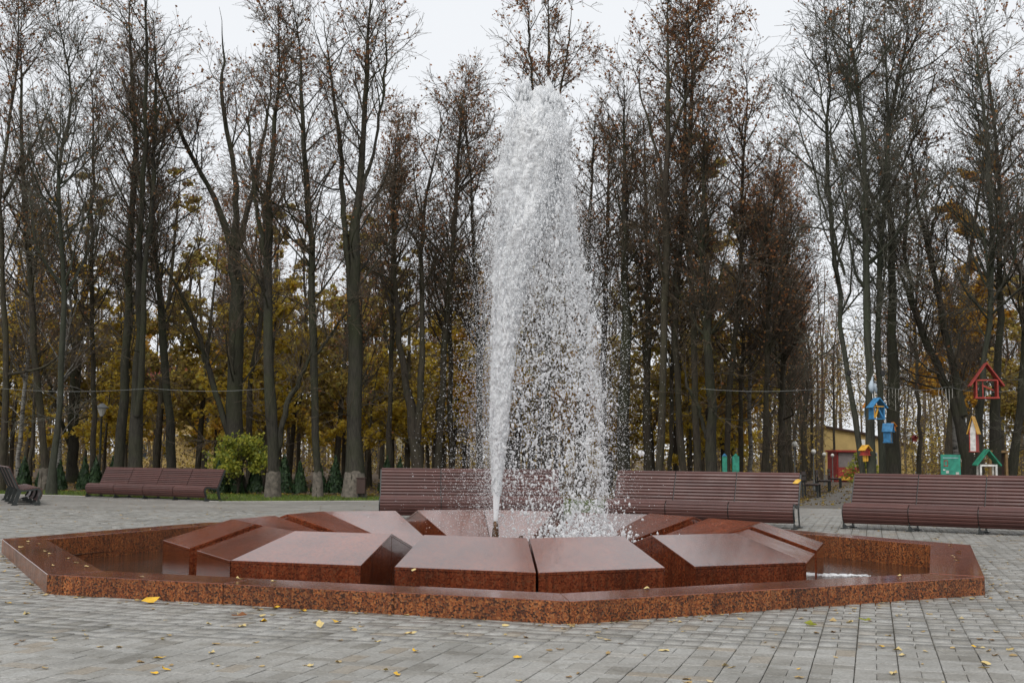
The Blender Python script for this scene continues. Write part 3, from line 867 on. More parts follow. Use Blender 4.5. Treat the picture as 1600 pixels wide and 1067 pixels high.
# ------------------------------------------------------------------ trees
TREES = [
 ('m', 39, 0, 'dark bare tree at the far left edge with a low limb', [[(-16.2, -0.15, 0.144), (-16.16, 3.39, 0.123), (-16.4, 6.5, 0.103), (-16.62, 9.65, 0.082), (-16.52, 13.93, 0.062), (-16.48, 17.42, 0.041)], [(-16.18, 3.7, 0.072), (-15.2, 3.92, 0.062), (-14.2, 4.49, 0.041)], [(-16.59, 9.44, 0.082), (-15.85, 10.93, 0.062), (-15.1, 12.87, 0.041)]]),
 ('m', 40, 1, 'leaning dark trunk with whitewashed foot behind the side-on bench', [[(-15.2, -0.15, 0.168), (-15.22, 1.37, 0.158), (-15.63, 3.88, 0.137), (-16.01, 6.99, 0.126), (-16.25, 9.88, 0.105), (-16.54, 13.16, 0.074), (-16.83, 16.49, 0.042)]]),
 ('g', 36, 0, 'slim green-grey trunk in front of the whitewashed leaning tree', [[(-13.48, -0.15, 0.133), (-13.47, 2.29, 0.114), (-13.41, 3.51, 0.104), (-13.3, 6.42, 0.095), (-13.44, 9.02, 0.076), (-13.45, 11.98, 0.057), (-13.43, 14.98, 0.038)]]),
 ('b', 41, 0, 'pale birch trunk just right of the slim green-grey trunk', [[(-15.19, -0.15, 0.097), (-15.15, 0.95, 0.097), (-15.09, 3.53, 0.086), (-15.14, 6.14, 0.065), (-15.23, 9.0, 0.043)]]),
 ('b', 43, 0, 'pale birch trunk nearest the left edge of the wood', [[(-17.28, -0.15, 0.102), (-17.25, 1.19, 0.102), (-17.11, 3.94, 0.09), (-17.12, 7.05, 0.068), (-17.21, 9.83, 0.045)]]),
 ('m', 42, 0, 'straight slim dark tree above the left end of the distant bench', [[(-14.31, -0.15, 0.121), (-14.48, 4.48, 0.11), (-14.59, 8.06, 0.099), (-14.69, 11.48, 0.077), (-14.79, 14.94, 0.044)]]),
 ('d', 40, 0, 'thick dark tree next to the hanging lantern', [[(-12.9, -0.15, 0.21), (-12.84, 1.6, 0.189), (-12.73, 5.21, 0.158), (-12.68, 8.83, 0.147), (-12.77, 11.44, 0.126), (-12.92, 14.3, 0.095), (-13.09, 17.88, 0.053)]]),
 ('d', 38, 0, 'heavy twin-stemmed dark tree above the middle of the distant bench', [[(-11.64, -0.15, 0.28), (-11.72, 2.58, 0.24), (-11.83, 5.39, 0.14), (-11.91, 8.45, 0.13), (-11.83, 11.55, 0.1), (-11.69, 14.5, 0.08), (-11.71, 17.05, 0.05)], [(-11.67, 2.38, 0.14), (-11.47, 3.38, 0.12), (-11.53, 6.41, 0.12), (-11.6, 9.48, 0.11), (-11.6, 12.6, 0.09), (-11.65, 15.35, 0.06)]]),
 ('d', 41, 0, 'dark tree above the distant bench bending left as it rises', [[(-11.34, -0.15, 0.205), (-11.47, 2.49, 0.183), (-11.73, 4.86, 0.162), (-12.01, 7.18, 0.14), (-12.34, 9.47, 0.097), (-12.72, 11.92, 0.065), (-13.03, 14.18, 0.043)]]),
 ('d', 40, 0, 'broad forked tree with wide V of limbs behind the green sapling', [[(-8.99, -0.15, 0.358), (-9.1, 3.53, 0.316), (-9.13, 7.06, 0.273), (-9.36, 8.32, 0.252)], [(-9.36, 8.11, 0.168), (-9.75, 9.18, 0.147), (-10.55, 10.59, 0.126), (-11.13, 11.78, 0.105), (-11.67, 12.99, 0.074), (-11.97, 14.31, 0.053), (-12.22, 15.2, 0.032)], [(-9.27, 8.11, 0.158), (-9.24, 9.95, 0.137), (-9.46, 11.47, 0.116), (-9.88, 13.01, 0.095), (-9.83, 14.78, 0.063), (-9.76, 15.89, 0.032)], [(-9.18, 8.0, 0.147), (-8.76, 9.52, 0.126), (-8.43, 11.48, 0.105), (-8.27, 13.24, 0.063), (-8.21, 14.79, 0.032)], [(-9.15, 1.64, 0.147), (-9.54, 2.68, 0.137), (-10.0, 3.94, 0.126), (-10.48, 5.46, 0.116), (-11.16, 6.91, 0.095), (-11.94, 7.87, 0.063)]]),
 ('d', 35.9, 1, 'whitewashed tree with a slanting side stem right of the green sapling', [[(-6.96, -0.15, 0.189), (-6.97, 1.61, 0.227), (-7.17, 4.06, 0.189), (-7.36, 6.47, 0.17), (-7.47, 8.48, 0.132), (-7.36, 11.02, 0.104), (-7.27, 13.4, 0.066), (-7.24, 15.01, 0.038)], [(-6.89, 1.33, 0.132), (-6.68, 2.55, 0.123), (-6.05, 4.07, 0.085), (-5.7, 4.83, 0.057)], [(-7.39, 7.12, 0.094), (-7.83, 9.45, 0.076), (-8.1, 12.0, 0.047)]]),
 ('d', 36.3, 1, 'slim whitewashed tree between two thicker whitewashed ones', [[(-5.69, -0.15, 0.134), (-5.75, 1.43, 0.153), (-5.87, 3.34, 0.143), (-6.02, 6.23, 0.143), (-6.15, 8.18, 0.124), (-6.31, 11.14, 0.095), (-6.58, 13.95, 0.057), (-6.69, 15.17, 0.038)], [(-5.93, 4.1, 0.076), (-5.38, 4.88, 0.057), (-4.91, 5.46, 0.038)]]),
 ('d', 36.2, 1, 'thickest whitewashed tree beside the brown litter bin', [[(-4.62, -0.15, 0.286), (-4.66, 1.63, 0.295), (-4.71, 4.11, 0.257), (-4.79, 6.81, 0.209), (-4.69, 9.16, 0.162), (-4.52, 12.13, 0.114), (-4.42, 14.75, 0.076), (-4.38, 16.37, 0.048)], [(-4.85, 5.84, 0.133), (-5.1, 8.37, 0.114), (-5.31, 10.73, 0.095), (-5.65, 12.72, 0.076), (-5.89, 14.73, 0.048)], [(-4.75, 8.37, 0.086), (-4.15, 10.94, 0.067), (-3.9, 13.34, 0.048), (-3.98, 15.16, 0.029)]]),
 ('m', 41, 0, 'slim dark tree above the left end of the long centre bench', [[(-4.06, -0.15, 0.119), (-4.09, 3.86, 0.108), (-4.13, 6.91, 0.086), (-4.12, 9.78, 0.065), (-4.07, 11.56, 0.043)]]),
 ('m', 39, 0, 'dark tree splitting low into two stems behind the centre bench', [[(-2.96, -0.15, 0.246), (-3.04, 1.89, 0.226), (-3.33, 3.22, 0.154), (-3.59, 4.35, 0.133), (-3.82, 6.63, 0.103), (-3.96, 9.15, 0.072), (-3.74, 11.91, 0.041)], [(-2.99, 1.69, 0.164), (-2.86, 3.53, 0.133), (-2.9, 6.01, 0.113), (-3.04, 7.68, 0.092), (-2.8, 9.79, 0.072), (-2.38, 12.14, 0.051), (-2.23, 13.22, 0.031)]]),
 ('m', 40, 0, 'dark tree leaning right, left of the fountain jet', [[(-2.39, -0.15, 0.147), (-2.3, 3.28, 0.137), (-2.19, 5.72, 0.126), (-1.99, 7.86, 0.105), (-1.87, 10.46, 0.084), (-1.76, 12.87, 0.053), (-1.73, 13.75, 0.032)]]),
 ('m', 43, 0, 'thin tree with rusty top just left of the spray', [[(-2.06, -0.15, 0.124), (-2.16, 3.78, 0.113), (-2.25, 7.21, 0.102), (-2.08, 10.69, 0.068), (-1.58, 13.28, 0.045)]]),
 ('m', 41, 0, 'dark tree dimmed by the left edge of the spray', [[(-0.98, -0.15, 0.14), (-1.06, 3.67, 0.129), (-1.21, 6.94, 0.108), (-1.48, 10.25, 0.075), (-1.62, 12.49, 0.054)]]),
 ('r', 42, 0, 'tall rust-tinged tree rising straight above the jet', [[(1.3, -0.15, 0.155), (1.24, 5.98, 0.133), (1.2, 11.64, 0.121), (1.19, 15.58, 0.088), (1.19, 18.87, 0.055)], [(1.23, 10.5, 0.077), (0.64, 13.94, 0.066), (0.47, 16.97, 0.044), (0.42, 18.15, 0.033)], [(1.21, 12.33, 0.066), (1.83, 15.12, 0.055), (2.04, 17.46, 0.033)]]),
 ('m', 41, 0, 'dark tree half hidden by the falling water', [[(2.3, -0.15, 0.194), (2.35, 3.7, 0.162), (2.48, 6.97, 0.129), (2.69, 10.29, 0.097), (2.79, 12.98, 0.065)]]),
 ('m', 43, 0, 'dark tree just right of the falling water', [[(3.31, -0.15, 0.158), (3.25, 3.84, 0.147), (3.31, 7.26, 0.124), (3.39, 10.74, 0.09), (3.5, 13.09, 0.057)]]),
 ('d', 40, 0, 'thick straight trunk first right of the spray', [[(3.68, -0.15, 0.263), (3.7, 2.61, 0.242), (3.76, 5.78, 0.189), (3.71, 9.0, 0.147), (3.69, 12.27, 0.095), (3.62, 13.81, 0.053)]]),
 ('m', 42, 0, 'straight dark trunk second right of the spray', [[(4.68, -0.15, 0.177), (4.7, 3.79, 0.155), (4.73, 7.14, 0.133), (4.66, 10.53, 0.099), (4.62, 13.29, 0.066)]]),
 ('r', 38, 0, 'tall tree with fanned upper limbs right of the jet', [[(4.49, -0.15, 0.15), (4.76, 3.43, 0.15), (4.82, 6.58, 0.15), (4.83, 9.65, 0.13), (4.87, 12.77, 0.1), (4.94, 15.95, 0.06), (4.97, 17.23, 0.04)], [(4.83, 9.86, 0.07), (4.12, 12.35, 0.05), (3.71, 14.24, 0.03)], [(4.85, 10.9, 0.07), (5.76, 13.62, 0.05), (7.1, 15.12, 0.03)]]),
 ('m', 44, 0, 'pencil-thin trunk between two leaning dark trees', [[(5.75, -0.15, 0.104), (5.81, 3.92, 0.093), (5.91, 7.43, 0.081), (5.96, 10.27, 0.058)]]),
 ('m', 40, 0, 'dark tree crossing leftward as it rises behind the right centre bench', [[(5.69, -0.15, 0.147), (5.45, 2.73, 0.137), (5.35, 4.94, 0.126), (5.5, 7.94, 0.116), (5.83, 11.19, 0.105), (5.74, 14.05, 0.074), (5.7, 16.28, 0.042)]]),
 ('r', 39, 0, 'mossy upright tree with rusty crown behind the right centre bench', [[(6.0, -0.15, 0.154), (5.89, 3.62, 0.133), (5.82, 6.73, 0.123), (5.64, 9.88, 0.103), (5.55, 13.08, 0.082), (5.6, 16.34, 0.051)]]),
 ('d', 38, 0, 'stout tree with a low crossing branch beside the green posts', [[(6.22, -0.15, 0.22), (6.24, 3.2, 0.19), (6.06, 4.77, 0.17), (6.04, 7.61, 0.13), (6.01, 10.08, 0.09), (5.98, 12.16, 0.05)], [(6.17, 1.77, 0.1), (5.81, 2.76, 0.09), (5.52, 3.36, 0.08), (5.34, 4.16, 0.06)]]),
 ('r', 41, 0, 'dark tree standing between the two green posts', [[(7.25, -0.15, 0.129), (7.31, 3.76, 0.119), (7.7, 7.03, 0.108), (7.84, 10.35, 0.086), (7.93, 13.49, 0.054), (7.94, 15.08, 0.032)]]),
 ('m', 45, 0, 'thin dark tree right of the green posts', [[(8.47, -0.15, 0.118), (8.45, 4.01, 0.107), (8.81, 7.6, 0.083), (9.08, 10.51, 0.047)]]),
 ('b', 46, 0, 'pale birch trunk behind the right centre bench', [[(9.02, -0.15, 0.109), (9.02, 3.11, 0.097), (9.0, 6.51, 0.073), (9.07, 8.98, 0.048)]]),
 ('r', 42, 0, 'thin tree with amber leaves right of the birch', [[(8.67, -0.15, 0.121), (8.77, 3.83, 0.11), (8.9, 7.18, 0.088), (9.03, 9.9, 0.055), (9.21, 11.96, 0.033)]]),
 ('m', 44, 0, 'thin tree left of the nearest globe lamp', [[(9.68, -0.15, 0.139), (9.84, 3.96, 0.116), (9.97, 7.47, 0.093), (10.1, 10.32, 0.046)]]),
 ('g', 33, 0, 'bare grey tree leaning left with a long arching limb above the kiosk', [[(9.49, -0.15, 0.095), (9.46, 1.73, 0.095), (9.2, 3.08, 0.095), (9.11, 5.04, 0.087), (8.97, 6.8, 0.087), (8.9, 9.49, 0.078), (8.73, 11.3, 0.061), (8.59, 14.05, 0.043)], [(9.1, 6.27, 0.052), (8.6, 8.05, 0.043), (8.0, 9.84, 0.035), (7.31, 11.65, 0.022)], [(8.92, 9.31, 0.043), (8.47, 11.48, 0.035), (8.17, 13.31, 0.022)]]),
 ('g', 32, 0, 'lichen-grey tree carrying the blue and yellow birdhouse', [[(9.43, -0.15, 0.168), (9.48, 3.23, 0.143), (9.44, 5.78, 0.126), (9.4, 8.37, 0.101), (9.38, 11.0, 0.076), (9.32, 13.67, 0.05), (9.3, 14.57, 0.034)], [(9.4, 8.37, 0.05), (9.07, 11.0, 0.042), (8.9, 13.31, 0.025)]]),
 ('g', 33.5, 0, 'lichen-grey tree behind the narrow blue birdhouse', [[(10.16, -0.15, 0.123), (10.18, 3.33, 0.115), (10.15, 6.0, 0.106), (10.26, 8.71, 0.088), (10.4, 11.47, 0.07), (10.51, 14.26, 0.044)], [(10.25, 8.53, 0.044), (10.75, 10.92, 0.035), (11.16, 13.15, 0.026)]]),
 ('d', 34.5, 0, 'thick mossy tree carrying the small orange birdhouse', [[(10.82, -0.15, 0.236), (10.84, 2.49, 0.218), (10.73, 5.23, 0.154), (10.82, 8.0, 0.118), (10.93, 10.83, 0.091), (11.3, 13.5, 0.054), (11.43, 15.05, 0.036)], [(10.88, 8.94, 0.054), (11.81, 11.21, 0.045), (12.41, 12.94, 0.027)]]),
 ('d', 35, 0, 'dark V-shaped tree leaning left beside the red birdhouse', [[(13.13, -0.15, 0.239), (13.06, 1.98, 0.221), (12.71, 3.23, 0.184), (12.02, 4.74, 0.147), (11.59, 5.85, 0.129), (11.23, 6.6, 0.092), (10.87, 7.16, 0.064)], [(13.0, 2.53, 0.156), (12.67, 4.56, 0.147), (12.25, 6.42, 0.12), (12.06, 8.11, 0.092), (11.85, 9.44, 0.064), (11.79, 10.97, 0.046)], [(11.64, 5.76, 0.092), (11.39, 7.16, 0.083), (11.41, 9.06, 0.055), (11.37, 10.58, 0.037)], [(12.12, 7.55, 0.064), (12.45, 8.88, 0.046), (12.67, 10.22, 0.028)]]),
 ('g', 33.8, 0, 'grey trunk directly under the red birdhouse', [[(12.89, -0.15, 0.124), (12.97, 2.67, 0.116), (13.26, 4.1, 0.098), (13.38, 6.44, 0.098), (13.37, 8.81, 0.089), (13.41, 11.59, 0.071), (13.43, 14.41, 0.044)]]),
 ('d', 36, 0, 'dark trunk just right of the red birdhouse', [[(14.3, -0.15, 0.218), (14.29, 2.77, 0.189), (14.55, 4.67, 0.123), (14.67, 6.98, 0.104), (14.6, 9.7, 0.085), (14.59, 12.87, 0.066), (14.61, 15.68, 0.047)], [(14.62, 9.31, 0.057), (14.17, 11.67, 0.047), (13.83, 13.46, 0.028)]]),
 ('d', 36.5, 0, 'dark trunk leaning out over the right edge', [[(14.76, -0.15, 0.192), (15.11, 1.82, 0.163), (15.34, 3.57, 0.125), (15.57, 5.5, 0.106), (15.77, 8.44, 0.086), (15.95, 12.44, 0.058)], [(15.58, 5.89, 0.077), (15.13, 7.85, 0.058), (14.83, 9.42, 0.038)]]),
 ('b', 40, 0, 'pale birch between the green board and the yellow-roofed birdhouse', [[(14.63, -0.15, 0.095), (14.61, 1.88, 0.095), (14.53, 2.93, 0.084), (14.53, 4.61, 0.063), (14.58, 7.39, 0.042)]]),
 ('m', 42, 0, 'thin dark tree left of the green board with a tiny red nest box', [[(14.0, -0.15, 0.099), (14.07, 3.0, 0.088), (14.16, 6.11, 0.066), (14.28, 8.82, 0.044)]]),
]


def resample(pts, n):
    P = np.array(pts, float)
    d = np.concatenate([[0], np.cumsum(np.linalg.norm(np.diff(P[:, :3], axis=0), axis=1))])
    s = np.linspace(0, d[-1], n)
    # smooth by two passes of corner averaging
    Q = np.stack([np.interp(s, d, P[:, i]) for i in range(P.shape[1])], 1)
    for _ in range(2):
        Q[1:-1] = 0.25 * Q[:-2] + 0.5 * Q[1:-1] + 0.25 * Q[2:]
    return Q

def spawn(Pp, Rp, n, tmin, tmax, a0, a1, lfun, K, up, wig, rfac, rend, flat=1.0):
    """children of polylines Pp (N,K,3)"""
    Np, Kp, _ = Pp.shape
    L = np.linalg.norm(np.diff(Pp, axis=1), axis=2).sum(1)
    idx = rng.choice(Np, n, p=L / L.sum())
    t = rng.uniform(tmin, tmax, n)
    x = t * (Kp - 1); i = np.minimum(x.astype(int), Kp - 2); fr = (x - i)[:, None]
    P0 = Pp[idx, i] * (1 - fr) + Pp[idx, i + 1] * fr
    r0 = Rp[idx, i] * (1 - fr[:, 0]) + Rp[idx, i + 1] * fr[:, 0]
    T = Pp[idx, i + 1] - Pp[idx, i]; T /= np.linalg.norm(T, axis=1, keepdims=True) + 1e-9
    rv = rng.normal(size=(n, 3)); rv[:, 2] *= flat
    rv -= (rv * T).sum(1, keepdims=True) * T
    rv /= np.linalg.norm(rv, axis=1, keepdims=True) + 1e-9
    a = rng.uniform(a0, a1, n)[:, None]
    D = np.cos(a) * T + np.sin(a) * rv
    ln = lfun(t, L[idx], n)
    P = np.empty((n, K, 3)); P[:, 0] = P0
    for k in range(1, K):
        D = D + rng.normal(0, wig, (n, 3)); D[:, 2] += up
        D /= np.linalg.norm(D, axis=1, keepdims=True)
        P[:, k] = P[:, k - 1] + D * (ln / (K - 1))[:, None]
    rs = np.minimum(r0 * 0.75, ln * rfac + 0.004)
    Rr = rs[:, None] * np.linspace(1, rend, K)[None]
    return P, Rr

BARK = {'d': 'bark', 'm': 'bark_mid', 'g': 'bark_green', 'b': 'bark_birch', 'r': 'bark_mid'}
LEAF = {'d': ('leaf_rust', 800), 'm': ('leaf_rust', 1150), 'g': ('leaf_rust', 250), 'b': ('leaf_amber', 1800), 'r': ('leaf_rust', 2300)}
def leaf_quads(Cn, size):
    n = len(Cn)
    q = np.array([(-0.5, -0.15, 0), (0.0, -0.5, 0.1), (0.5, -0.1, 0), (0.05, 0.55, -0.08)])
    L = np.einsum('nij,vj->nvi', randrot(n), q) * size[:, None, None]
    V = Cn[:, None] + L
    return V.reshape(-1, 3), (np.arange(n)[:, None] * 4 + np.arange(4)[None])

def make_tree(kind, Y, wash, label, stems, cat='tree', group='bare trees along the edge of the wood', dens=1.0):
    bx, by = stems[0][0][0], Y
    root = empty('birch_tree' if kind == 'b' else 'bare_tree', (bx, by, 0))
    tag(root, label, cat, group)
    bm_ = M[BARK[kind]]
    tw = M['twig_green'] if kind == 'g' else M['twig']
    SP, SR = [], []
    vs, fs, nb = [], [], 0
    for si, s in enumerate(stems):
        pts = [(x - bx, rng.normal(0, 0.03) + (0 if i == 0 else (0.12 * i * rng.normal())), z, r) for i, (x, z, r) in enumerate(s)]
        if si: pts[0] = (pts[0][0], 0.0, pts[0][2], pts[0][3])
        Q_ = resample(pts, 18)
        P = Q_[:, :3].copy(); rr_ = Q_[:, 3].copy()
        P[1:-1] += rng.normal(0, 0.025, (16, 3)) * np.array([1, 1, 0.2])
        if si == 0:
            rr_ *= 1 + 0.55 * np.exp(-np.clip(P[:, 2], 0, None) / 0.3)
        u_ = np.linspace(0, 1, 18)
        forks = any(abs(q_[0][0] - s[-1][0]) + abs(q_[0][1] - s[-1][1]) < 0.7 for q_ in stems[1:]) and si == 0
        rr_ *= 0.85 * (1 - (0.08 if forks else 0.30) * u_) * (0.9 if si else 1.0) * np.interp(u_, [0, 0.75, 1], [1, 1, 0.9 if forks else 0.3])
        rr_ *= 1 + rng.normal(0, 0.04, 18)
        SP.append(P); SR.append(rr_)
        v, q = tubes(P[None], rr_[None], 10)
        v = v + rng.normal(0, 0.012, v.shape) * np.repeat(np.minimum(rr_ / 0.15, 1), 10)[:, None]
        vs.append(v); fs.append(q + nb); nb += len(v)
    if wash:
        P = SP[0]
        zz_ = np.linspace(-0.1, 0.72, 8)
        c_ = np.stack([np.interp(zz_, P[:, 2], P[:, 0]), np.interp(zz_, P[:, 2], P[:, 1]), zz_], 1)
        rw = np.interp(zz_, P[:, 2], SR[0]) * 1.02 + 0.010
        v, q = tubes(c_[None], rw[None], 14)
        v = v + rng.normal(0, 0.006, v.shape); v[-14:, 2] += rng.normal(0, 0.02, 14)
        link('limewash', nmesh('limewash', v, q, True), M['lime'], root)
    SP = np.array(SP); SR = np.array(SR)
    top = SP[..., 2].max()
    nl = int(46 * dens) if kind != 'b' else 30
    tmin = 0.36
    P1, R1 = spawn(SP, SR, nl, tmin, 0.98, R(28), R(62), lambda t, L, n: (0.9 + 2.6 * (1 - t) ** 0.7 * rng.uniform(0.45, 1.15, n)) * np.clip(L / 9, 0.45, 1.1), 7, 0.10, 0.13, 0.0115, 0.28)
    P1b, R1b = spawn(SP, SR, int(9 * dens), 0.12, 0.5, R(50), R(95), lambda t, L, n: rng.uniform(0.5, 1.8, n), 7, -0.01, 0.16, 0.010, 0.3)
    P1 = np.concatenate([P1, P1b]); R1 = np.concatenate([R1, R1b])
    va, qa = tubes(P1, R1, 5)
    vs.append(va); fs.append(qa + nb)
    link('trunk', nmesh('trunk', np.concatenate(vs), np.concatenate(fs), True), bm_, root)
    P2, R2 = spawn(np.concatenate([P1]), R1, int(330 * dens), 0.15, 1.0, R(25), R(60), lambda t, L, n: 0.25 + L * 0.42 * rng.uniform(0.4, 1.1, n) * (1.1 - 0.6 * t), 5, 0.07, 0.17, 0.0075, 0.35)
    P2b, R2b = spawn(SP, SR, int(40 * dens), 0.45, 1.0, R(25), R(55), lambda t, L, n: rng.uniform(0.5, 1.6, n), 5, 0.08, 0.14, 0.008, 0.35)
    P2 = np.concatenate([P2, P2b]); R2 = np.concatenate([R2, R2b])
    P3, R3 = spawn(P2, R2, int(1500 * dens), 0.1, 1.0, R(20), R(60), lambda t, L, n: 0.12 + rng.uniform(0.12, 0.55, n), 3, 0.05, 0.16, 0.004, 0.55)
    R3 = np.maximum(R3, 0.0056)
    P4, R4 = spawn(P3, R3, int(1500 * dens), 0.15, 1.0, R(20), R(65), lambda t, L, n: rng.uniform(0.12, 0.4, n), 2, 0.03, 0.12, 0.004, 0.6)
    R4 = np.maximum(R4, 0.0045)
    vb, qb = tubes(P2, np.maximum(R2, 0.0075), 3)
    link('branches', nmesh('branches', vb, qb, True), tw, root)['kind'] = 'stuff'
    vt, qt = tubes(P3, R3, 3)
    v4, q4 = tubes(P4, R4, 3)
    link('twigs', nmesh('twigs', np.concatenate([vt, v4]), np.concatenate([qt, q4 + len(vt)])), tw, root)['kind'] = 'stuff'
    lm, ln = LEAF[kind]
    if ln:
        ln = int(ln * dens)
        w = np.clip(P3[:, 1, 2] / top, 0.02, 1) ** 1.5
        # leaves hang on in clusters
        cl = P3[rng.choice(len(P3), 40, p=w / w.sum()), 1]
        d2 = np.min(np.linalg.norm(P3[:, None, 1] - cl[None], axis=2), axis=1)
        w *= np.exp(-(d2 / 0.55) ** 2) + 0.06
        ii = rng.choice(len(P3), ln, p=w / w.sum())
        Cn = P3[ii, rng.integers(1, 3, ln)] + rng.normal(0, 0.035, (ln, 3))
        v, q = leaf_quads(Cn, rng.uniform(0.05, 0.105, ln))
        link('leaves', nmesh('leaves', v, q), M[lm], root)['kind'] = 'stuff'
    return root

roots = [make_tree(*a, dens=0.55 if a[0] == 'b' else (0.8 if a[0] == 'm' else 1.0)) for a in TREES]

# the wood behind: the same kinds of tree again, turned and scaled
def clone(src, x, y, rz, s, label, group, twigs=True):
    c = copy_tree(src, None, () if twigs else ('twigs',)); c.location = (x, y, 0); c.rotation_euler = (0, 0, rz); c.scale = (s, s, s)
    tag(c, label, None, group); return c
tall = [r_ for r_, a in zip(roots, TREES) if a[0] in 'dmr' and len(a[4][0]) >= 4 and not a[2]]
slim = [r_ for r_, a in zip(roots, TREES) if a[0] in 'mr' and a[4][0][0][2] < 0.165]
nb_ = 0
tries = 0
spots = []
while nb_ < 104 and tries < 4000:
    tries += 1
    y = rng.uniform(44, 80) if nb_ < 55 else rng.uniform(58, 88)
    x = rng.uniform(-0.47, 0.47) * y
    if any((x - a) ** 2 + (y - b_) ** 2 < 3.0 for a, b_ in spots): continue
    # keep the alley and its sight line open
    ax = 6.9 + (y - 31.3) * math.tan(R(18.3))
    if ax - 3.0 < x < ax + 6.2: continue
    if 0.262 * y < x < 0.29 * y: continue
    if -0.275 * y < x < -0.243 * y and y > 46: continue
    if 0.03 < x / y < 0.22 and rng.random() < 0.75: continue
    spots.append((x, y)); nb_ += 1
    src = (slim if rng.random() < 0.7 else tall)[rng.integers(len(slim))]
    pxn = x / y
    s = rng.uniform(0.78, 1.02)
    if -0.09 < pxn < -0.01 or 0.2 < pxn < 0.26: s *= 0.85
    deep = y > 62
    clone(src, x, y, rng.uniform(0, 6.28), s, 'slender bare tree deep among the far trunks of the wood' if deep else 'slender bare tree standing among the second rows of the wood',
          'slender trees deep in the wood' if deep else 'slender trees in the second rows of the wood', rng.random() < 0.2)

# slim trunks crowding the left side of the alley beyond the lamps
for i_, (x, y) in enumerate([(10.9, 49), (11.6, 52.5), (12.4, 55.5), (13.5, 59), (14.2, 63), (15.2, 66), (16.0, 70), (17.4, 72.5), (18.0, 77), (19.6, 80), (16.6, 78), (20.4, 86), (24.4, 78), (22.9, 72), (13.0, 62), (21.6, 82)]):
    clone(slim[(i_ * 3) % len(slim)], x, y, rng.uniform(0, 6.28), rng.uniform(0.75, 0.95), 'slim dark trunk crowding the left side of the alley beyond the lamps' if x / y < 0.27 else 'slim dark tree far behind the mossy birdhouse trees', 'slim trunks beyond the alley lamps' if x / y < 0.27 else 'slim trees far behind the birdhouse trees', i_ % 2 == 0)
# trees lining the two sides of the plaza
for i_, (x, y) in enumerate([(15.5, 24), (18, 19), (20.5, 27), (17.5, 13), (22, 9), (23, 21), (26, 15), (16, 30)]):
    clone(tall[(i_ * 5) % len(tall)], x, y, rng.uniform(0, 6.28), rng.uniform(0.85, 1.0), 'bare tree lining the right side of the plaza', 'trees lining the right side of the plaza')
for i_, (x, y) in enumerate([(-17, 25), (-19, 18), (-21, 29), (-20, 11), (-24, 21)]):
    clone(tall[(i_ * 7 + 2) % len(tall)], x, y, rng.uniform(0, 6.28), rng.uniform(0.85, 1.0), 'bare tree lining the left side of the plaza', 'trees lining the left side of the plaza')

# leafy understorey: yellow, amber and green-yellow saplings
def leafy(name, label, x, y, h, spread, nleaf, lm, lsize, group=None, cat='tree', low=0.25, stems=1):
    root = empty(name, (x, y, 0)); tag(root, label, cat, group)
    SPl, SRl = [], []
    for i in range(stems):
        lean = rng.normal(0, 0.10, 2) * h * (0.5 if stems == 1 else 1.5)
        pts = [(0, 0, -0.1, h * 0.011 + 0.012), (lean[0] * 0.3, lean[1] * 0.3, h * 0.4, h * 0.008 + 0.01), (lean[0], lean[1], h * 0.97, 0.008)]
        Q_ = resample(pts, 10); SPl.append(Q_[:, :3]); SRl.append(Q_[:, 3])
    SP, SR = np.array(SPl), np.array(SRl)
    v, q = tubes(SP, SR, 7)
    link('trunk', nmesh('trunk', v, q, True), M['bark_mid'], root)
    P1, R1 = spawn(SP, SR, 26, low, 0.97, R(40), R(80), lambda t, L, n: spread * (1.15 - t) * rng.uniform(0.5, 1.1, n), 6, 0.05, 0.14, 0.01, 0.35)
    P2, R2 = spawn(P1, R1, 150, 0.2, 1.0, R(25), R(65), lambda t, L, n: 0.15 + L * 0.4 * rng.uniform(0.4, 1, n), 4, 0.03, 0.18, 0.008, 0.4)
    va, qa = tubes(P1, R1, 4); vb, qb = tubes(P2, np.maximum(R2, 0.004), 3)
    link('branches', nmesh('branches', np.concatenate([va, vb]), np.concatenate([qa, qb + len(va)])), M['twig'], root)['kind'] = 'stuff'
    ii = rng.integers(0, len(P2), nleaf)
    Cn = P2[ii, rng.integers(1, 4, nleaf)] + rng.normal(0, 0.09, (nleaf, 3)) * np.array([1, 1, 0.6])
    v, q = leaf_quads(Cn, rng.uniform(0.7, 1.3, nleaf) * lsize)
    link('crown', nmesh('crown', v, q), M[lm], root)['kind'] = 'stuff'
    return root
leafy('green_sapling', 'bushy green-yellow sapling on the lawn right of the distant bench', -8.75, 39.3, 1.75, 1.45, 3800, 'leaf_green', 0.085, None, 'sapling', 0.12, 3)
protos = [leafy('yellow_maple', 'yellow-leaved understorey maple glowing between the dark trunks', -3.0, 47, 7.0, 2.6, 3600, 'leaf_yellow', 0.15, 'yellow maples under the tall trees', low=0.15),
          leafy('yellow_maple', 'yellow-leaved understorey maple glowing between the dark trunks', -11.0, 50, 8.5, 3.0, 4000, 'leaf_yellow', 0.15, 'yellow maples under the tall trees', low=0.15),
          leafy('amber_maple', 'amber-leaved understorey tree between the trunks of the wood', 9.5, 52, 9.0, 2.8, 3600, 'leaf_amber', 0.14, 'amber trees under the tall trees', low=0.2)]
used_near = set()
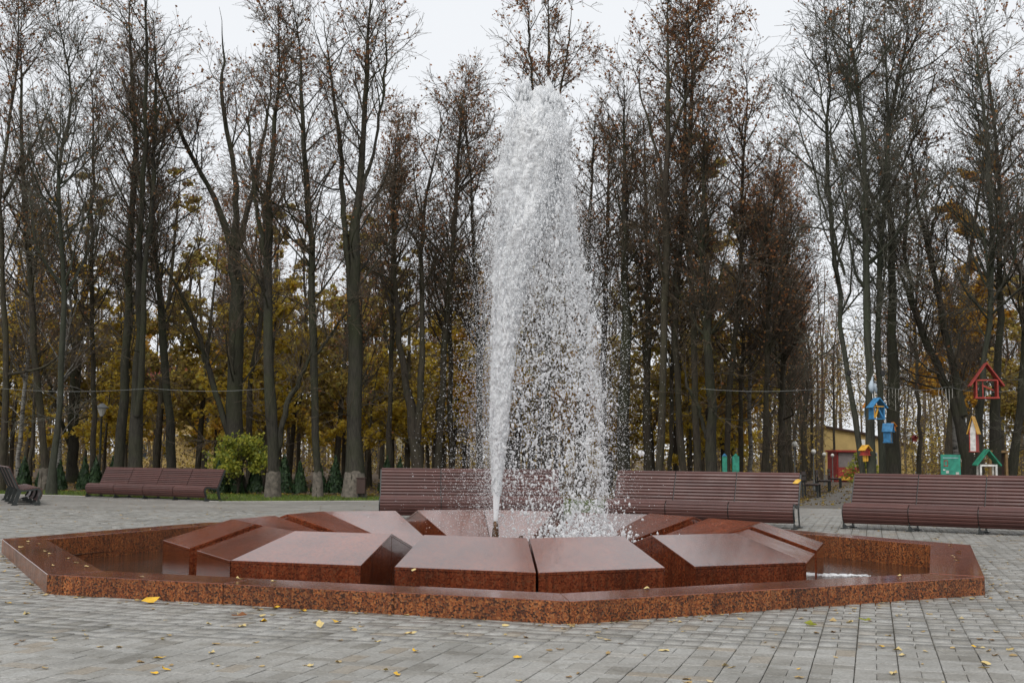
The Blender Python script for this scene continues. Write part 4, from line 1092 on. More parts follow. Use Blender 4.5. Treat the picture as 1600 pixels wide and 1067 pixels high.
ysp = [(-19.5, 67), (-15.3, 60), (-13.9, 57.5), (-8.6, 60), (7.5, 65), (9.4, 44), (18.2, 47), (13.0, 61), (-20, 48), (-17.5, 55), (-15.5, 46.5), (-19.5, 62), (-9.3, 46), (-7.5, 55), (-5.6, 47), (-2.0, 52), (-1.2, 45.5), (0.6, 56), (4.9, 50), (6.8, 46), (8.2, 56), (11.3, 49), (17.5, 44), (19, 50), (16.2, 40.5), (21.5, 57), (15.8, 42.5), (-23, 56), (2.8, 47), (-4.0, 60), (11.0, 60), (-12, 66), (20, 66)]
olive = leafy('olive_lime', 'tall lime with thin olive-yellow leaves rising between the dark trunks', -6.0, 52, 12.5, 3.0, 4200, 'leaf_olive', 0.15, 'olive limes between the dark trunks', low=0.12)
def in_alley(x, y):
    a_ = 6.9 + (y - 31.3) * math.tan(R(18.3))
    return a_ - 4.0 < x < a_ + 6.5
for x, y in [(-22, 46), (-19, 53), (-14.5, 50), (-10.2, 50), (-7.0, 49), (-4.3, 51), (1.5, 53), (5.6, 48), (8.0, 49), (9.3, 53), (18.0, 57), (22.4, 53), (17.2, 50), (21, 45), (-2.4, 49), (-21, 50), (-18.5, 58), (-12.3, 48), (-11, 58), (-9.6, 53), (-3.2, 56), (0.2, 50), (2.2, 60), (4.5, 55), (7.3, 52), (9.6, 58), (12.2, 53), (16.8, 46.5), (18.6, 53), (20.8, 49), (15.0, 66), (20.5, 61), (-16, 64), (-6.5, 66), (11, 68), (6.2, 70), (-1, 68), (13.4, 57.0), (-13.6, 70)]:
    if in_alley(x, y): continue
    c = copy_tree(olive); c.location = (x, y, 0); c.rotation_euler = (0, 0, rng.uniform(0, 6.28)); s = rng.uniform(0.75, 1.25); c.scale = (s, s, s)
for i, (x, y) in enumerate(ysp):
    if in_alley(x, y): continue
    src = protos[int(rng.choice(3, p=[0.4, 0.35, 0.25]))]
    c = copy_tree(src); c.location = (x, y, 0); c.rotation_euler = (0, 0, rng.uniform(0, 6.28)); s = rng.uniform(0.65, 1.1); c.scale = (s, s, s)
    # named after the front tree it shows beside, when it is the only one there
    dist = [(abs(x / y - (a[4][0][0][0] / a[1])), j_) for j_, a in enumerate(TREES) if a[0] in 'dg']
    j_ = min(dist)[1]
    near_lab = TREES[j_][3]
    if j_ not in used_near and len((c['category'] + near_lab).split()) <= 11:
        used_near.add(j_)
        c['label'] = ('yellow' if 'yellow' in c.name else 'amber') + ' leaves showing behind the ' + near_lab
# taller golden crown behind the V-shaped tree
c = leafy('golden_birch', 'tall golden-leaved tree behind the V-shaped tree on the right', 19.9, 56, 18.0, 3.2, 13000, 'leaf_amber', 0.16, None, 'tree', 0.2)

# far woods: one mass of thin trunks and mixed leaves
nf = 420
y = rng.uniform(82, 150, nf); x = rng.uniform(-0.5, 0.5, nf) * y
okk = ~((x > 0.262 * y) & (x < 0.315 * y) & (y < 118)) & ~((x > -0.285 * y) & (x < -0.235 * y) & (y < 122))
x, y = x[okk], y[okk]; nf = len(x)
h = rng.uniform(9, 17, nf)
P = np.zeros((nf, 6, 3)); tt = np.linspace(0, 1, 6)
P[..., 0] = x[:, None] + np.cumsum(rng.normal(0, 0.16, (nf, 6)), 1); P[..., 1] = y[:, None]; P[..., 2] = h[:, None] * tt[None] - 0.2
Rr = rng.uniform(0.07, 0.17, nf)[:, None] * np.linspace(1, 0.2, 6)[None]
v, q = tubes(P, Rr, 5)
P1, R1 = spawn(P, Rr, 5200, 0.25, 1, R(25), R(60), lambda t, L, n: rng.uniform(0.7, 2.8, n), 4, 0.08, 0.15, 0.009, 0.35)
v1, q1 = tubes(P1, np.maximum(R1, 0.008), 3)
P2, R2 = spawn(P1, R1, 26000, 0.1, 1, R(25), R(60), lambda t, L, n: rng.uniform(0.3, 0.9, n), 2, 0.0, 0.1, 0.006, 0.6)
v2, q2 = tubes(P2, np.maximum(R2, 0.007), 3)
fw = empty('far_woods'); tag(fw, 'hazy mass of distant trunks and brown and yellow leaves closing the wood', 'woods', kind='stuff')
link('trunks', nmesh('trunks', np.concatenate([v, v1, v2]), np.concatenate([q, q1 + len(v), q2 + len(v) + len(v1)])), M['twig'], fw)['kind'] = 'stuff'
nl = 95000
ti = rng.integers(0, nf, nl)
hz = rng.beta(1.1, 1.7, nl) * 13
Cn = np.stack([x[ti] + rng.normal(0, 1.5, nl), y[ti] + rng.normal(0, 1.5, nl), hz], 1)
bad = (Cn[:, 0] > 0.258 * Cn[:, 1]) & (Cn[:, 0] < 0.32 * Cn[:, 1]) & (Cn[:, 2] < 5.0)
Cn = Cn[~bad]
nl3 = 24000
y3 = rng.uniform(100, 150, nl3); x3 = rng.uniform(0.18, 0.36, nl3) * y3; z3 = rng.uniform(0.5, 13, nl3)
k3 = ~((x3 > 0.255 * y3) & (x3 < 0.315 * y3) & (z3 < 5.2))
Cn = np.concatenate([Cn, np.stack([x3, y3, z3], 1)[k3]])
nl2 = 45000
y2 = rng.uniform(70, 150, nl2); x2 = rng.uniform(-0.52, 0.52, nl2) * y2
k2 = ~((x2 > 0.255 * y2) & (x2 < 0.32 * y2))
Cn = np.concatenate([Cn, np.stack([x2, y2, rng.beta(1, 1.6, nl2) * 4.0], 1)[k2]])
v, q = leaf_quads(Cn, rng.uniform(0.10, 0.21, len(Cn)))
link('leaves', nmesh('leaves', v, q), M['leaf_far'], fw)['kind'] = 'stuff'

# ------------------------------------------------------------------ shrubs, grass, litter
def thuja(label, x, y, h, group):
    root = empty('thuja_shrub', (x, y, 0)); tag(root, label, 'shrub', group)
    n = 700
    z = h * (1 - np.sqrt(rng.random(n))) * 1.0 + 0.03
    r = (h * 0.30) * np.clip(1 - z / h, 0.02, 1) ** 0.75 * np.sqrt(rng.uniform(0.2, 1, n)); a = rng.uniform(0, 6.28, n)
    Cn = np.stack([r * np.cos(a), r * np.sin(a), z], 1)
    q4 = np.array([(-0.35, 0, -0.5), (0.35, 0, -0.4), (0.12, 0.05, 0.6), (-0.14, 0, 0.5)])
    rz = np.stack([np.stack([np.cos(a + 1.5), -np.sin(a + 1.5), 0 * a], -1), np.stack([np.sin(a + 1.5), np.cos(a + 1.5), 0 * a], -1), np.stack([0 * a, 0 * a, 1 + 0 * a], -1)], 1)
    V = Cn[:, None] + np.einsum('nij,vj->nvi', rz, q4) * rng.uniform(0.06, 0.12, n)[:, None, None] + rng.normal(0, 0.012, (n, 4, 3))
    link('foliage', nmesh('foliage', V.reshape(-1, 3), np.arange(n * 4).reshape(-1, 4)), M['leaf_thuja'], root)
    mb = MB(); mb.tube([(0, 0, -0.05), (0, 0, h * 0.7)], [0.02, 0.006], 6); mb.build('stem', M['bark_mid'], root)
    return root
for lab, grp, lst in [('small dark green conical shrub in the row behind the side-on bench', 'conical shrubs behind the side-on bench', [(-17.0, 40.5), (-16.3, 41), (-15.75, 41.2), (-14.95, 40.6), (-14.4, 41.4), (-13.9, 41), (-13.4, 41.3)]),
                 ('small dark green conical shrub in the row among the whitewashed trees', 'conical shrubs among the whitewashed trees', [(-9.38, 39.4), (-8.86, 39.6), (-8.28, 39.8), (-7.4, 40.0), (-6.9, 40.1), (-6.3, 40.3), (-5.8, 40.5), (-4.1, 40.6), (-3.7, 40.9)])]:
    ordn = ['first', 'second', 'third', 'fourth', 'fifth', 'sixth', 'seventh', 'eighth', 'ninth']
    for i_, (x_, y_) in enumerate(lst): thuja(ordn[i_] + ' from the left: ' + lab, x_, y_, rng.uniform(0.95, 1.25), grp)

# grass blades on the lawn
ng = 26000
x = rng.uniform(-20, 3, ng * 2); y = rng.uniform(31.5, 42, ng * 2)
lawnp = [(-30, 39.4), (-12.8, 35.25), (-7.5, 31.92), (-3.4, 33.72), (-2.2, 33), (3, 33), (3, 36), (-3.0, 37.2), (-9, 38.3), (-30, 43.5)]
k_ = point_in(lawnp, x, y); x, y = x[k_][:ng], y[k_][:ng]; ng = len(x)
a = rng.uniform(0, 6.28, ng); hh = rng.uniform(0.035, 0.085, ng); w = 0.009
V = np.zeros((ng, 3, 3))
V[:, 0] = np.stack([x - w * np.cos(a), y - w * np.sin(a), 0 * x - 0.02], 1); V[:, 1] = np.stack([x + w * np.cos(a), y + w * np.sin(a), 0 * x - 0.02], 1)
V[:, 2] = np.stack([x + rng.normal(0, 0.03, ng), y + rng.normal(0, 0.03, ng), hh - 0.02], 1)
o = link('grass', nmesh('grass', V.reshape(-1, 3), np.arange(ng * 3).reshape(-1, 3)), M['grass']); tag(o, 'short bright green grass of the lawn strip under the trees', 'grass', kind='stuff')

def leaf_shape(n, size, z, x, y, curl=0.12):
    """n fallen leaves: 7-gons fanned from a centre, slightly curled"""
    prof = np.array([(0.0, -0.55), (0.32, -0.22), (0.42, 0.12), (0.2, 0.42), (0.0, 0.6), (-0.24, 0.38), (-0.40, 0.08), (-0.3, -0.25)])
    prof = np.repeat(prof[None], n, 0) * (1 + rng.normal(0, 0.12, (n, 8, 1)))
    prof[:, :, 0] *= rng.uniform(0.6, 1.1, n)[:, None]
    a = rng.uniform(0, 6.28, n)
    cx_ = prof[..., 0] * np.cos(a)[:, None] - prof[..., 1] * np.sin(a)[:, None]
    cy_ = prof[..., 0] * np.sin(a)[:, None] + prof[..., 1] * np.cos(a)[:, None]
    V = np.zeros((n, 9, 3))
    V[:, 0] = np.stack([x, y, z + 0.003], 1)
    V[:, 1:, 0] = x[:, None] + cx_ * size[:, None]; V[:, 1:, 1] = y[:, None] + cy_ * size[:, None]
    V[:, 1:, 2] = z[:, None] + 0.003 + np.abs(rng.normal(0, curl, (n, 8))) * size[:, None]
    f = np.array([(0, i + 1, (i + 1) % 8 + 1) for i in range(8)])
    return V.reshape(-1, 3), (np.arange(n)[:, None, None] * 9 + f[None]).reshape(-1, 3)
# loose leaves, too many to count
n = 1500
y = 6.7 + 30 * rng.beta(1.2, 1.3, n); x = rng.uniform(-0.46, 0.46, n) * y
k_ = (oct_apo(x, y) > 5.55) & point_in(edge, x, y); x, y = x[k_], y[k_]
for k in (6, 7, 0, 1):
    A = np.array(RIM[k]); B = np.array(RIM[(k + 1) % 8]); m_ = 40
    t_ = rng.random(m_)[:, None]; q = A + (B - A) * t_; nn = q - np.array([CX, CY]); nn /= np.linalg.norm(nn, axis=1, keepdims=True)
    q = q + nn * (0.03 + rng.exponential(0.09, m_)[:, None])
    x = np.concatenate([x, q[:, 0]]); y = np.concatenate([y, q[:, 1]])
V, F = leaf_shape(len(x), rng.uniform(0.025, 0.06, len(x)), np.zeros(len(x)), x, y)
o = link('fallen_leaves', nmesh('fallen_leaves', V, F), M['fallen']); tag(o, 'small pale autumn leaves scattered over the paving', 'leaves', kind='stuff')
# leaf litter on the wood floor
n = 13000
y = 34 + 30 * rng.random(n) ** 1.4; x = rng.uniform(-0.47, 0.47, n) * y
ax = 6.9 + (y - 31.3) * math.tan(R(18.3))
k_ = ~point_in(edge, x, y) & (~((x > ax + 0.3) & (x < ax + 5)) | (rng.random(n) < 0.25)) & (rng.random(n) < np.where(point_in(lawnp, x, y), 0.12, 1))
x, y = x[k_], y[k_]
V, F = leaf_shape(len(x), rng.uniform(0.06, 0.13, len(x)), np.full(len(x), -0.035), x, y, 0.25)
o = link('leaf_litter', nmesh('leaf_litter', V, F), M['leaf_far']); tag(o, 'brown leaf litter covering the floor of the wood', 'leaves', kind='stuff')
# single leaves one can point at
def one_leaf(label, x, y, z, size, material, tilt=(0, 0, 0), group=None, name='fallen_leaf'):
    V, F = leaf_shape(1, np.array([size]), np.zeros(1), np.zeros(1), np.zeros(1), 0.16)
    o = link(name, nmesh(name, V, F), material); o.location = (x, y, z); o.rotation_euler = tilt
    return tag(o, label, 'leaf', group)
one_leaf('bright yellow leaf lying against the front-left rim of the fountain', -2.9, 10.0, 0.02, 0.12, M['fallen_yellow'], (R(18), R(8), 0))
one_leaf('large pale yellow leaf on the left front granite block', -0.19, 11.42, 0.232, 0.11, M['fallen_pale'], (R(17), 0, R(20)))
one_leaf('small pale leaf at the lower edge of the left front granite block', -0.86, 11.02, 0.19, 0.06, M['fallen_pale'], (R(17), 0, 0))
one_leaf('curled yellow leaf caught on the backrest of the bench by the alley', 5.12, 21.85, 0.83, 0.13, M['fallen_yellow'], (R(66), 0, R(-23)))
one_leaf('green-yellow tuft-like leaf at the foot of the right front rim', 2.67, 9.28, 0.012, 0.09, M['leaf_green'])
one_leaf('dull green leaf below the right front rim', 2.2, 9.05, 0.005, 0.09, M['leaf_green'])
one_leaf('yellow leaf on the paving left of the front corner', -1.25, 8.95, 0.005, 0.09, M['fallen_yellow'])
one_leaf('brown curled leaf beside the front-left rim', -2.0, 9.2, 0.01, 0.11, M['leaf_rust'])
one_leaf('tan curled leaf on the paving below the front-left rim', -1.33, 8.72, 0.01, 0.085, M['fallen_pale'], (R(30), 0, 0))
n_ = 0
while n_ < 34:
    y = rng.uniform(6.8, 10.5); x = rng.uniform(-0.41, 0.41) * y
    if oct_apo(np.array([x]), np.array([y]))[0] < 5.55: continue
    n_ += 1
    one_leaf('small pale autumn leaf lying on the grey paving in front of the fountain', x, y, 0.002, rng.uniform(0.045, 0.075), M['fallen_pale'] if rng.random() < 0.7 else M['fallen_yellow'], group='leaves on the paving before the fountain')
for i in range(22):
    k = [5, 6, 6, 6, 7, 1, 1, 0][i % 8]
    t_ = rng.random(); A = octo(RB - 0.06 - 0.4 * rng.random(), k); B = octo(RB - 0.06 - 0.4 * rng.random(), k + 1)
    p_ = A.lerp(B, t_)
    one_leaf('small pale leaf lying on the granite rim of the fountain', p_.x, p_.y, ZB + 0.002, rng.uniform(0.04, 0.065), M['fallen_pale'], group='leaves on the fountain rim')

# ------------------------------------------------------------------ lamps, bin, posts
def globe_lamp(label, x, y, h, g):
    r = empty('globe_lamp', (x, y, 0)); tag(r, label, 'street lamp', 'globe lamps along the alley')
    mb = MB(); mb.lathe([(0.05, -0.1), (0.05, 0.3), (0.028, 0.36), (0.022, h - g - 0.1), (0.022, h - g)], 10); mb.build('pole', M['grey_metal'], r)
    mb = MB(); mb.lathe([(0.03, h - g - 0.03), (0.055, h - g + 0.0), (0.055, h - g + 0.025)], 12); mb.build('collar', M['grey_metal'], r)
    mb = MB(); mb.lathe([(g * math.sin(a), h + 0.02 - g * math.cos(a) * 1.0) for a in np.linspace(0.25, math.pi - 0.02, 10)], 18); mb.build('globe', M['lamp_white'], r, smooth=True)
globe_lamp('white globe lamp on a pole, nearest of the row along the alley', 10.45, 45, 1.80, 0.11)
globe_lamp('white globe lamp on a pole, second of the row along the alley', 12.88, 52, 1.58, 0.105)
globe_lamp('white globe lamp on a pole, third of the row along the alley', 15.9, 62, 1.53, 0.10)
globe_lamp('tiny white globe lamp, farthest of the row beside the kiosk', 18.95, 72, 1.53, 0.10)
r = empty('lantern', (-14.45, 43, 0)); tag(r, 'grey cone-shaded lantern on a post among the dark trunks on the left', 'lamp')
mb = MB(); mb.lathe([(0.05, -0.1), (0.04, 2.55)], 8); mb.build('post', M['bark_green'], r)
mb = MB(); mb.lathe([(0.06, 2.52), (0.17, 2.8)], 10); mb.build('glass', M['lamp_white'], r)
mb = MB(); mb.lathe([(0.24, 2.8), (0.24, 2.83), (0.05, 2.97)], 12); mb.build('cap', M['grey_metal'], r)

r = empty('litter_bin', (-4.36, 35.8, 0)); tag(r, 'brown box litter bin against the thickest whitewashed tree', 'bin')
mb = MB(); mb.box(-0.125, 0.125, -0.12, 0.12, 0.12, 0.56); mb.build('body', M['brown'], r, bevel=0.012)
mb = MB(); mb.box(-0.14, 0.14, -0.135, 0.135, 0.563, 0.59); mb.build('lid', M['brown'], r, bevel=0.008)
for sx in (-0.08, 0.08):
    mb = MB(); mb.box(sx - 0.02, sx + 0.02, -0.02, 0.02, -0.06, 0.118); mb.build('leg', M['iron'], r)

for x, lab, bl in ((6.33, 'green and blue painted post, the left of two behind the bench', True), (6.66, 'green painted post, the right of two behind the bench', False)):
    r = empty('painted_post', (x, 36.2, 0)); tag(r, lab, 'post')
    mb = MB(); mb.box(-0.07 if bl else -0.10, 0.07 if bl else 0.10, -0.05, 0.05, -0.05, 1.32); mb.build('shaft', M['teal'], r, bevel=0.01)
    mb = MB(); mb.prism([(-0.07, 1.322), (0.07, 1.322), (0.0, 1.40)], -0.05, 0.05, 'y'); mb.build('tip', M['blue'] if bl else M['teal'], r)

# ------------------------------------------------------------------ birdhouses on the trees
def house(label, x, y, z, w, h, dep, mats, rz=0.0, roof_over=0.10, rise=0.42, extras=(), name='birdhouse', open_=True, post=None):
    """gabled box: base centre at x,y,z; w wide, h to the apex; mats: roof, side, beam"""
    r = empty(name, (x, y, z), rz); tag(r, label, 'birdhouse', None)
    rf, sd, bmx = mats
    he = h * (1 - rise); t_ = 0.035 * max(w, 0.35) / 0.55
    for s_ in (-1, 1):
        mb = MB(); mb.box(s_ * w / 2 - (t_ if s_ > 0 else 0), s_ * w / 2 + (0 if s_ > 0 else t_), -dep / 2, dep / 2, t_ + 0.002, he); mb.build('side_panel', sd, r)
        ov = roof_over
        ex = s_ * (w / 2 + ov); ez = he - ov * (h - he) / (w / 2)
        nx, nz_ = s_ * (h - he), w / 2; ln = math.hypot(nx, nz_); nx, nz_ = nx / ln * t_, nz_ / ln * t_
        mb = MB(); mb.prism([(0.002 * s_, h), (ex, ez), (ex + nx, ez + nz_), (0.002 * s_, h + t_ * 1.2)], -dep / 2 - 0.06, dep / 2 + 0.03, 'y'); mb.build('roof_panel', rf, r)
    mb = MB(); mb.box(-w / 2 - 0.02, w / 2 + 0.02, -dep / 2 - 0.01, dep / 2 + 0.01, 0, t_); mb.build('floor', sd, r)
    if open_:
        mb = MB(); mb.box(-w / 2 + t_ + 0.002, w / 2 - t_ - 0.002, -dep / 2 - 0.005, -dep / 2 + t_, he - t_, he); mb.build('beam', bmx, r)
    else:
        mb = MB(); mb.add([(-w / 2 + t_, -dep / 2 + 0.02, t_), (w / 2 - t_, -dep / 2 + 0.02, t_), (w / 2 - t_, -dep / 2 + 0.02, he), (0, -dep / 2 + 0.02, h - 0.01), (-w / 2 + t_, -dep / 2 + 0.02, he)], [(0, 1, 2, 3, 4)])
        o_ = mb.build('front_panel', bmx, r)
        sm = o_.modifiers.new('thickness', 'SOLIDIFY'); sm.thickness = 0.015
    for nm, pts, th, mm in extras:
        (x0, z0), (x1, z1) = pts
        mb = MB(); d = Vector((x1 - x0, 0, z1 - z0)); nn = Vector((-d.z, 0, d.x)).normalized() * th
        p0 = Vector((x0, 0, z0)); p1 = Vector((x1, 0, z1))
        mb.prism([(p0.x + nn.x, p0.z + nn.z), (p1.x + nn.x, p1.z + nn.z), (p1.x - nn.x, p1.z - nn.z), (p0.x - nn.x, p0.z - nn.z)], -dep * 0.35, -dep * 0.35 + 0.04, 'y'); mb.build(nm, mm, r)
    if post:
        mb = MB(); mb.box(-0.04, 0.04, 0.0, 0.06, -post, -0.002); mb.build('post', M['bark_green'], r)
    return r
house('big open red birdhouse with a gabled roof high on the grey trunk', 12.88, 33.0, 2.93, 0.58, 0.93, 0.42, (M['red'], M['red'], M['red']), R(-12), 0.13, 0.45, [('perch', ((-0.12, 0.36), (0.17, 0.22)), 0.018, M['red']), ('post_board', ((-0.10, 0.05), (-0.10, 0.5)), 0.012, M['red'])], post=None)
house('blue and yellow open birdhouse with diagonal slats under the stork', 9.44, 31.45, 2.29, 0.34, 0.53, 0.22, (M['blue'], M['blue'], M['yellow']), R(14), 0.05, 0.36, [('slat', ((-0.13, 0.03), (-0.13, 0.33)), 0.026, M['yellow']), ('slat', ((-0.09, 0.03), (0.0, 0.30)), 0.022, M['yellow']), ('slat', ((0.0, 0.30), (0.14, 0.04)), 0.016, M['blue'])])
house('thin blue framed birdhouse with orange roof behind the blue and yellow one', 9.53, 32.35, 2.38, 0.26, 0.52, 0.16, (M['orange'], M['blue'], M['blue']), R(-5), 0.05, 0.4)
house('narrow light blue and yellow birdhouse on the mossy trunk', 10.13, 32.8, 1.71, 0.14, 0.5, 0.2, (M['blue'], M['blue'], M['yellow']), R(55), 0.03, 0.3, open_=False)
house('small orange nest box on the thick mossy tree', 10.64, 34.0, 2.06, 0.12, 0.22, 0.12, (M['orange'], M['orange'], M['darkred']), 0, 0.02, 0.35, open_=False)
house('small red nest box with a yellow roof on the leaning tree', 9.25, 31.9, 1.36, 0.19, 0.25, 0.16, (M['yellow'], M['red'], M['red']), R(25), 0.03, 0.4, open_=False)
mb = MB(); mb.box(-0.08, 0.0, -0.04, 0.0, -0.16, 0); mb.box(0.025, 0.07, -0.04, 0.0, -0.15, 0)
r = bpy.data.objects[[o_.name for o_ in col.objects if o_.get('label', '').startswith('small red nest box')][0]]
mb.build('tail_board', M['yellow'], r)
house('tall narrow red birdhouse with a bright yellow roof', 12.56, 33.1, 1.49, 0.2, 0.94, 0.2, (M['yellow'], M['red'], M['white']), R(-38), 0.03, 0.38, open_=False)
house('tiny red nest box on a thin dark tree left of the green board', 13.75, 41.6, 1.9, 0.11, 0.2, 0.12, (M['darkred'], M['darkred'], M['red']), 0, 0.02, 0.35, open_=False)
# green-roofed feeder on four white posts
r = empty('bird_feeder', (12.03, 30.9, 0), R(-6)); tag(r, 'open feeder with green gabled roof on white posts behind the right bench', 'bird feeder')
for sx in (-0.19, 0.19):
    for sy in (-0.15, 0.15):
        mb = MB(); mb.box(sx - 0.022, sx + 0.022, sy - 0.022, sy + 0.022, -0.06, 1.16); mb.build('post', M['white'], r)
for s_ in (-1, 1):
    mb = MB(); mb.prism([(0.002 * s_, 1.50), (s_ * 0.29, 1.12), (s_ * 0.31, 1.145), (0.002 * s_, 1.545)], -0.24, 0.22, 'y'); mb.build('roof_panel', M['green'], r)
mb = MB(); mb.box(-0.168, 0.168, -0.17, -0.13, 1.115, 1.16); mb.build('beam', M['white'], r)
mb = MB(); mb.box(-0.168, 0.168, -0.165, 0.165, 0.86, 0.89); mb.build('tray', M['yellow'], r)
mb = MB(); mb.box(-0.02, 0.02, -0.165, 0.165, 0.6, 0.858); mb.build('prop', M['yellow'], r)
# green notice board
r = empty('notice_board', (11.08, 30.8, 0), R(-4)); tag(r, 'green notice board with faded pictures behind the right bench', 'sign')
mb = MB(); mb.box(-0.245, 0.245, -0.012, 0.012, 0.55, 1.40); mb.build('panel', M['teal'], r, bevel=0.004)
for sx in (-0.2, 0.2):
    mb = MB(); mb.box(sx - 0.02, sx + 0.02, 0.014, 0.05, -0.06, 1.3); mb.build('post', M['grey_metal'], r)
for nm, x0, x1, z0, z1, mm in (('heading', -0.19, 0.19, 1.31, 1.325, 'stork'), ('picture', -0.17, -0.07, 1.10, 1.26, 'darkred'), ('picture', -0.155, -0.085, 1.125, 1.235, 'teal'), ('picture', -0.19, -0.14, 1.0, 1.03, 'white'), ('picture', -0.12, -0.05, 0.93, 1.0, 'concrete'), ('picture', 0.12, 0.2, 0.90, 0.96, 'concrete')):
    mb = MB(); e_ = 0.0005 if mm == 'teal' else 0; mb.box(x0, x1, -0.0165 - e_, -0.0135 - e_, z0, z1); mb.build(nm, M[mm], r)
# stork figure on a stump post
r = empty('stork_figure', (9.42, 31.7, 2.86), R(20)); tag(r, 'grey-white stork figure standing above the blue and yellow birdhouse', 'figure')
mb = MB(); mb.tube([(-0.02, 0, 0.12), (-0.04, 0, 0.2), (-0.05, 0, 0.3), (-0.03, 0, 0.40), (-0.01, 0, 0.47), (0.0, 0, 0.54)], [0.02, 0.06, 0.075, 0.05, 0.026, 0.020], 12); mb.build('body', M['stork'], r, smooth=True)
mb = MB(); mb.tube([(0.0, 0, 0.52), (0.015, 0, 0.57), (0.035, -0.01, 0.60), (0.05, -0.02, 0.605)], [0.022, 0.026, 0.034, 0.016], 10); mb.build('head', M['white'], r, smooth=True)
mb = MB(); mb.tube([(0.05, -0.02, 0.60), (0.09, -0.04, 0.48)], [0.012, 0.003], 8); mb.build('beak', M['orange'], r)
mb = MB(); mb.tube([(0.04, -0.03, 0.36), (0.07, -0.02, 0.22), (0.12, 0, 0.10)], [0.03, 0.05, 0.008], 8); mb.build('wing', M['stork'], r, smooth=True)
for sx in (0.0, 0.06):
    mb = MB(); mb.tube([(sx - 0.01, 0, 0.2), (sx, 0, -0.02)], [0.012, 0.010], 6); mb.build('leg', M['white'], r)
# wire with icicle light strands between the trees
def garland(label, pts, drops):
    r = empty('light_garland', (0, 0, 0)); tag(r, label, 'garland')
    mb = MB()
    for a, b_ in zip(pts[:-1], pts[1:]):
        a, b_ = Vector(a), Vector(b_)
        seg = [a.lerp(b_, q / 6) - Vector((0, 0, 0.10 * 4 * (q / 6) * (1 - q / 6))) for q in range(7)]
        mb.tube(seg, 0.007, 5)
    mb.build('wire', M['grey_metal'], r)
    for x0, x1, y, z in drops:
        for x in np.arange(x0, x1, 0.09):
            L = rng.uniform(0.12, 0.62)
            mb = MB(); mb.tube([(x, y, z), (x + rng.normal(0, 0.01), y, z - L / 2), (x, y, z - L)], 0.007, 4); mb.build('light_strand', M['concrete'], r)
garland('grey wire garland with hanging strands between the birdhouse trees', [(5.6, 36, 3.3), (9.1, 34, 3.26), (10.3, 33.6, 3.27), (12.0, 33.4, 3.27), (14.2, 34.4, 3.25)], [(10.4, 10.85, 33.5, 3.2), (11.75, 12.15, 33.4, 3.22)])
garland('faint grey wire strung between the dark trees on the left', [(-16.0, 38, 3.2), (-11.1, 37.4, 3.22), (-7.0, 36.0, 3.2)], [])
for x, y, z, lab in ((9.06, 32.6, 3.56, 'small black floodlight on the leaning grey tree'), (9.7, 31.75, 3.5, 'small black floodlight on the tree behind the stork')):
    r = empty('floodlight', (x, y, z)); tag(r, lab, 'floodlight')
    mb = MB(); mb.lathe([(0.03, -0.08), (0.055, -0.05), (0.055, 0.06), (0.045, 0.07)], 10); mb.build('housing', M['black'], r)
    mb = MB(); mb.box(-0.012, 0.012, 0.056, 0.22, -0.02, 0.02); mb.build('bracket', M['black'], r)

# small park benches along the alley
for i, (x, y, lab) in enumerate([(10.3, 41.8, 'nearest small dark bench beside the alley'), (12.8, 50.0, 'second small dark bench beside the alley'), (15.0, 56.5, 'third small dark bench beside the alley, by the yellow bush')]):
    r = empty('alley_bench', (x, y, 0), R(72)); tag(r, lab, 'bench')
    for j in range(3):
        mb = MB(); mb.box(-0.75, 0.75, -0.22 + 0.15 * j, -0.10 + 0.15 * j, 0.40, 0.435); mb.build('seat_slat', M['brown'], r)
    for j in range(2):
        mb = MB(); mb.box(-0.75, 0.75, 0.27, 0.305, 0.55 + 0.17 * j, 0.67 + 0.17 * j); mb.build('back_slat', M['brown'], r)
    for sx in (-0.55, 0.55):
        mb = MB(); mb.prism([(-0.24, -0.05), (-0.18, -0.05), (-0.18, 0.36), (0.25, 0.36), (0.25, -0.05), (0.30, -0.05), (0.34, 0.85), (0.307, 0.85), (0.268, 0.398), (-0.24, 0.398)], sx - 0.025, sx + 0.025, 'x'); mb.build('leg', M['iron'], r)
leafy('yellow_bush', 'low yellow-green bush at the end of the alley before the kiosk', 17.3, 60.5, 1.5, 1.0, 1200, 'leaf_green', 0.13, None, 'bush', 0.05, 3)

# ------------------------------------------------------------------ far buildings
def windows(r, xs, zs, w, h, y, wall=None):
    for x in xs:
        for z in zs:
            mb = MB(); mb.box(x - w / 2 - 0.08, x + w / 2 + 0.08, y - 0.08, y - 0.002, z - 0.08, z + h + 0.08); f_ = mb.build('window', M['concrete'], r)
            mb = MB(); mb.box(x - w / 2, x + w / 2, y - 0.10, y - 0.082, z, z + h); mb.build('pane', M['glass'], f_)
r = empty('apartment_building', (-31.2, 120, 0)); tag(r, 'yellow apartment block with balconies and red roof glimpsed left through the wood', 'building')
mb = MB(); mb.box(-6, 4.2, 0, 10, -0.2, 8.2); mb.build('wall', M['wall_yellow'], r)
mb = MB(); mb.prism([(-6.5, 8.202), (4.7, 8.202), (3.0, 9.8), (-4.8, 9.8)], -0.5, 10.5, 'y'); mb.build('roof', M['roof_red'], r)
windows(r, (-5, -2.6, 1.0, 3.0), (0.9, 3.7, 6.2), 1.0, 1.5, 0)
for z in (3.0, 5.6):
    mb = MB(); mb.box(-1.6, 2.4, -1.2, -0.003, z, z + 0.16); b1 = mb.build('balcony', M['concrete'], r)
    mb = MB(); mb.box(-1.6, 2.4, -1.2, -1.12, z + 0.162, z + 1.0); mb.build('parapet', M['wall_yellow'], b1)
r = empty('apartment_building', (-13.3, 125, 0)); tag(r, 'pale ochre building with dark windows behind the wood left of centre', 'building')
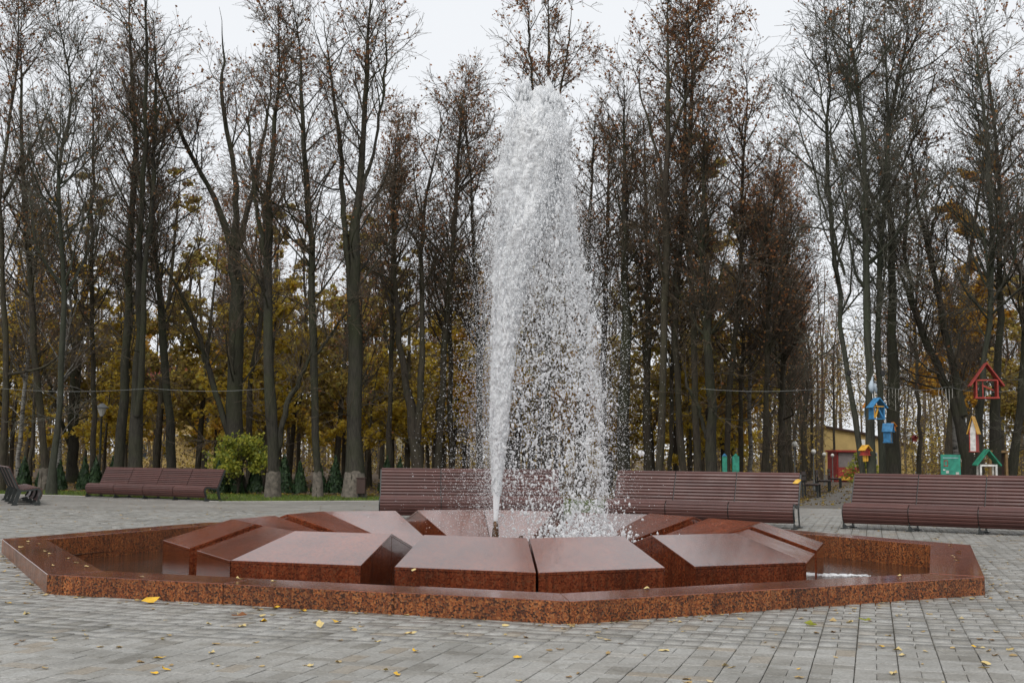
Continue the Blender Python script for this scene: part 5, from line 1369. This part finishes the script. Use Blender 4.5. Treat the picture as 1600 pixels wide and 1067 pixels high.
mb = MB(); mb.box(-3.6, 3.4, 0, 9, -0.2, 6.4); mb.build('wall', M['wall_pale'], r)
mb = MB(); mb.prism([(-4.0, 6.402), (3.8, 6.402), (2.4, 8.2), (-2.6, 8.2)], -0.4, 9.4, 'y'); mb.build('roof', M['roof_red'], r)
windows(r, (-2.4, -0.6, 1.2, 2.6), (0.9, 3.7), 0.9, 1.5, 0)
r = empty('yellow_building', (32.0, 115, 0)); tag(r, 'plain yellow building with sloping roof line at the end of the alley', 'building')
mb = MB(); mb.prism([(-2.4, -0.2), (6, -0.2), (6, 2.5), (1.2, 3.75), (-2.4, 4.35)], 0, 8, 'y'); mb.build('wall', M['wall_yellow'], r)
mb = MB(); mb.prism([(-2.5, 4.37), (1.2, 3.77), (6.1, 2.52), (6.1, 2.67), (1.2, 3.95), (-2.5, 4.55)], -0.3, 8.3, 'y'); mb.build('roof', M['brown'], r)
windows(r, (2.0, 4.0), (0.9,), 0.8, 1.1, 0)
r = empty('kiosk', (20.95, 75, 0)); tag(r, 'red kiosk with grey shutter and yellow trim beyond the alley', 'kiosk')
mb = MB(); mb.box(-0.95, 0.72, 0, 2.2, -0.1, 1.78); mb.build('body', M['darkred'], r)
mb = MB(); mb.box(-0.85, 0.55, -0.05, -0.003, 0.85, 1.72); mb.build('shutter', M['shutter'], r)
mb = MB(); mb.box(-0.9, 0.6, -0.12, -0.003, 0.05, 0.83); mb.build('counter_front', M['red'], r)
mb = MB(); mb.box(-0.9, -0.2, -0.15, -0.123, 0.06, 0.28); mb.build('yellow_strip', M['yellow'], r)
mb = MB(); mb.box(0.6, 0.78, -0.14, -0.003, -0.1, 1.25); mb.build('corner_post', M['yellow'], r)
mb = MB(); mb.box(-1.05, 0.85, -0.25, 2.3, 1.782, 1.9); mb.build('cornice', M['red'], r)
mb = MB(); mb.box(0.30, 0.75, -0.2, -0.1, 1.905, 2.55); mb.build('sign_box', M['lamp_white'], r)
r = empty('timber_shelter', (14.35, 36.0, 0)); tag(r, 'small timber frame with dark opening at the right edge of the wood', 'shelter')
for sx in (-0.24, 0.24):
    mb = MB(); mb.box(sx - 0.035, sx + 0.035, -0.05, 0.05, -0.06, 1.5); mb.build('post', M['timber'], r)
mb = MB(); mb.box(-0.32, 0.32, -0.08, 0.3, 1.502, 1.57); mb.build('lintel', M['timber'], r)
mb = MB(); mb.box(-0.2, 0.2, 0.06, 0.1, -0.06, 1.49); mb.build('back_board', M['brown'], r)
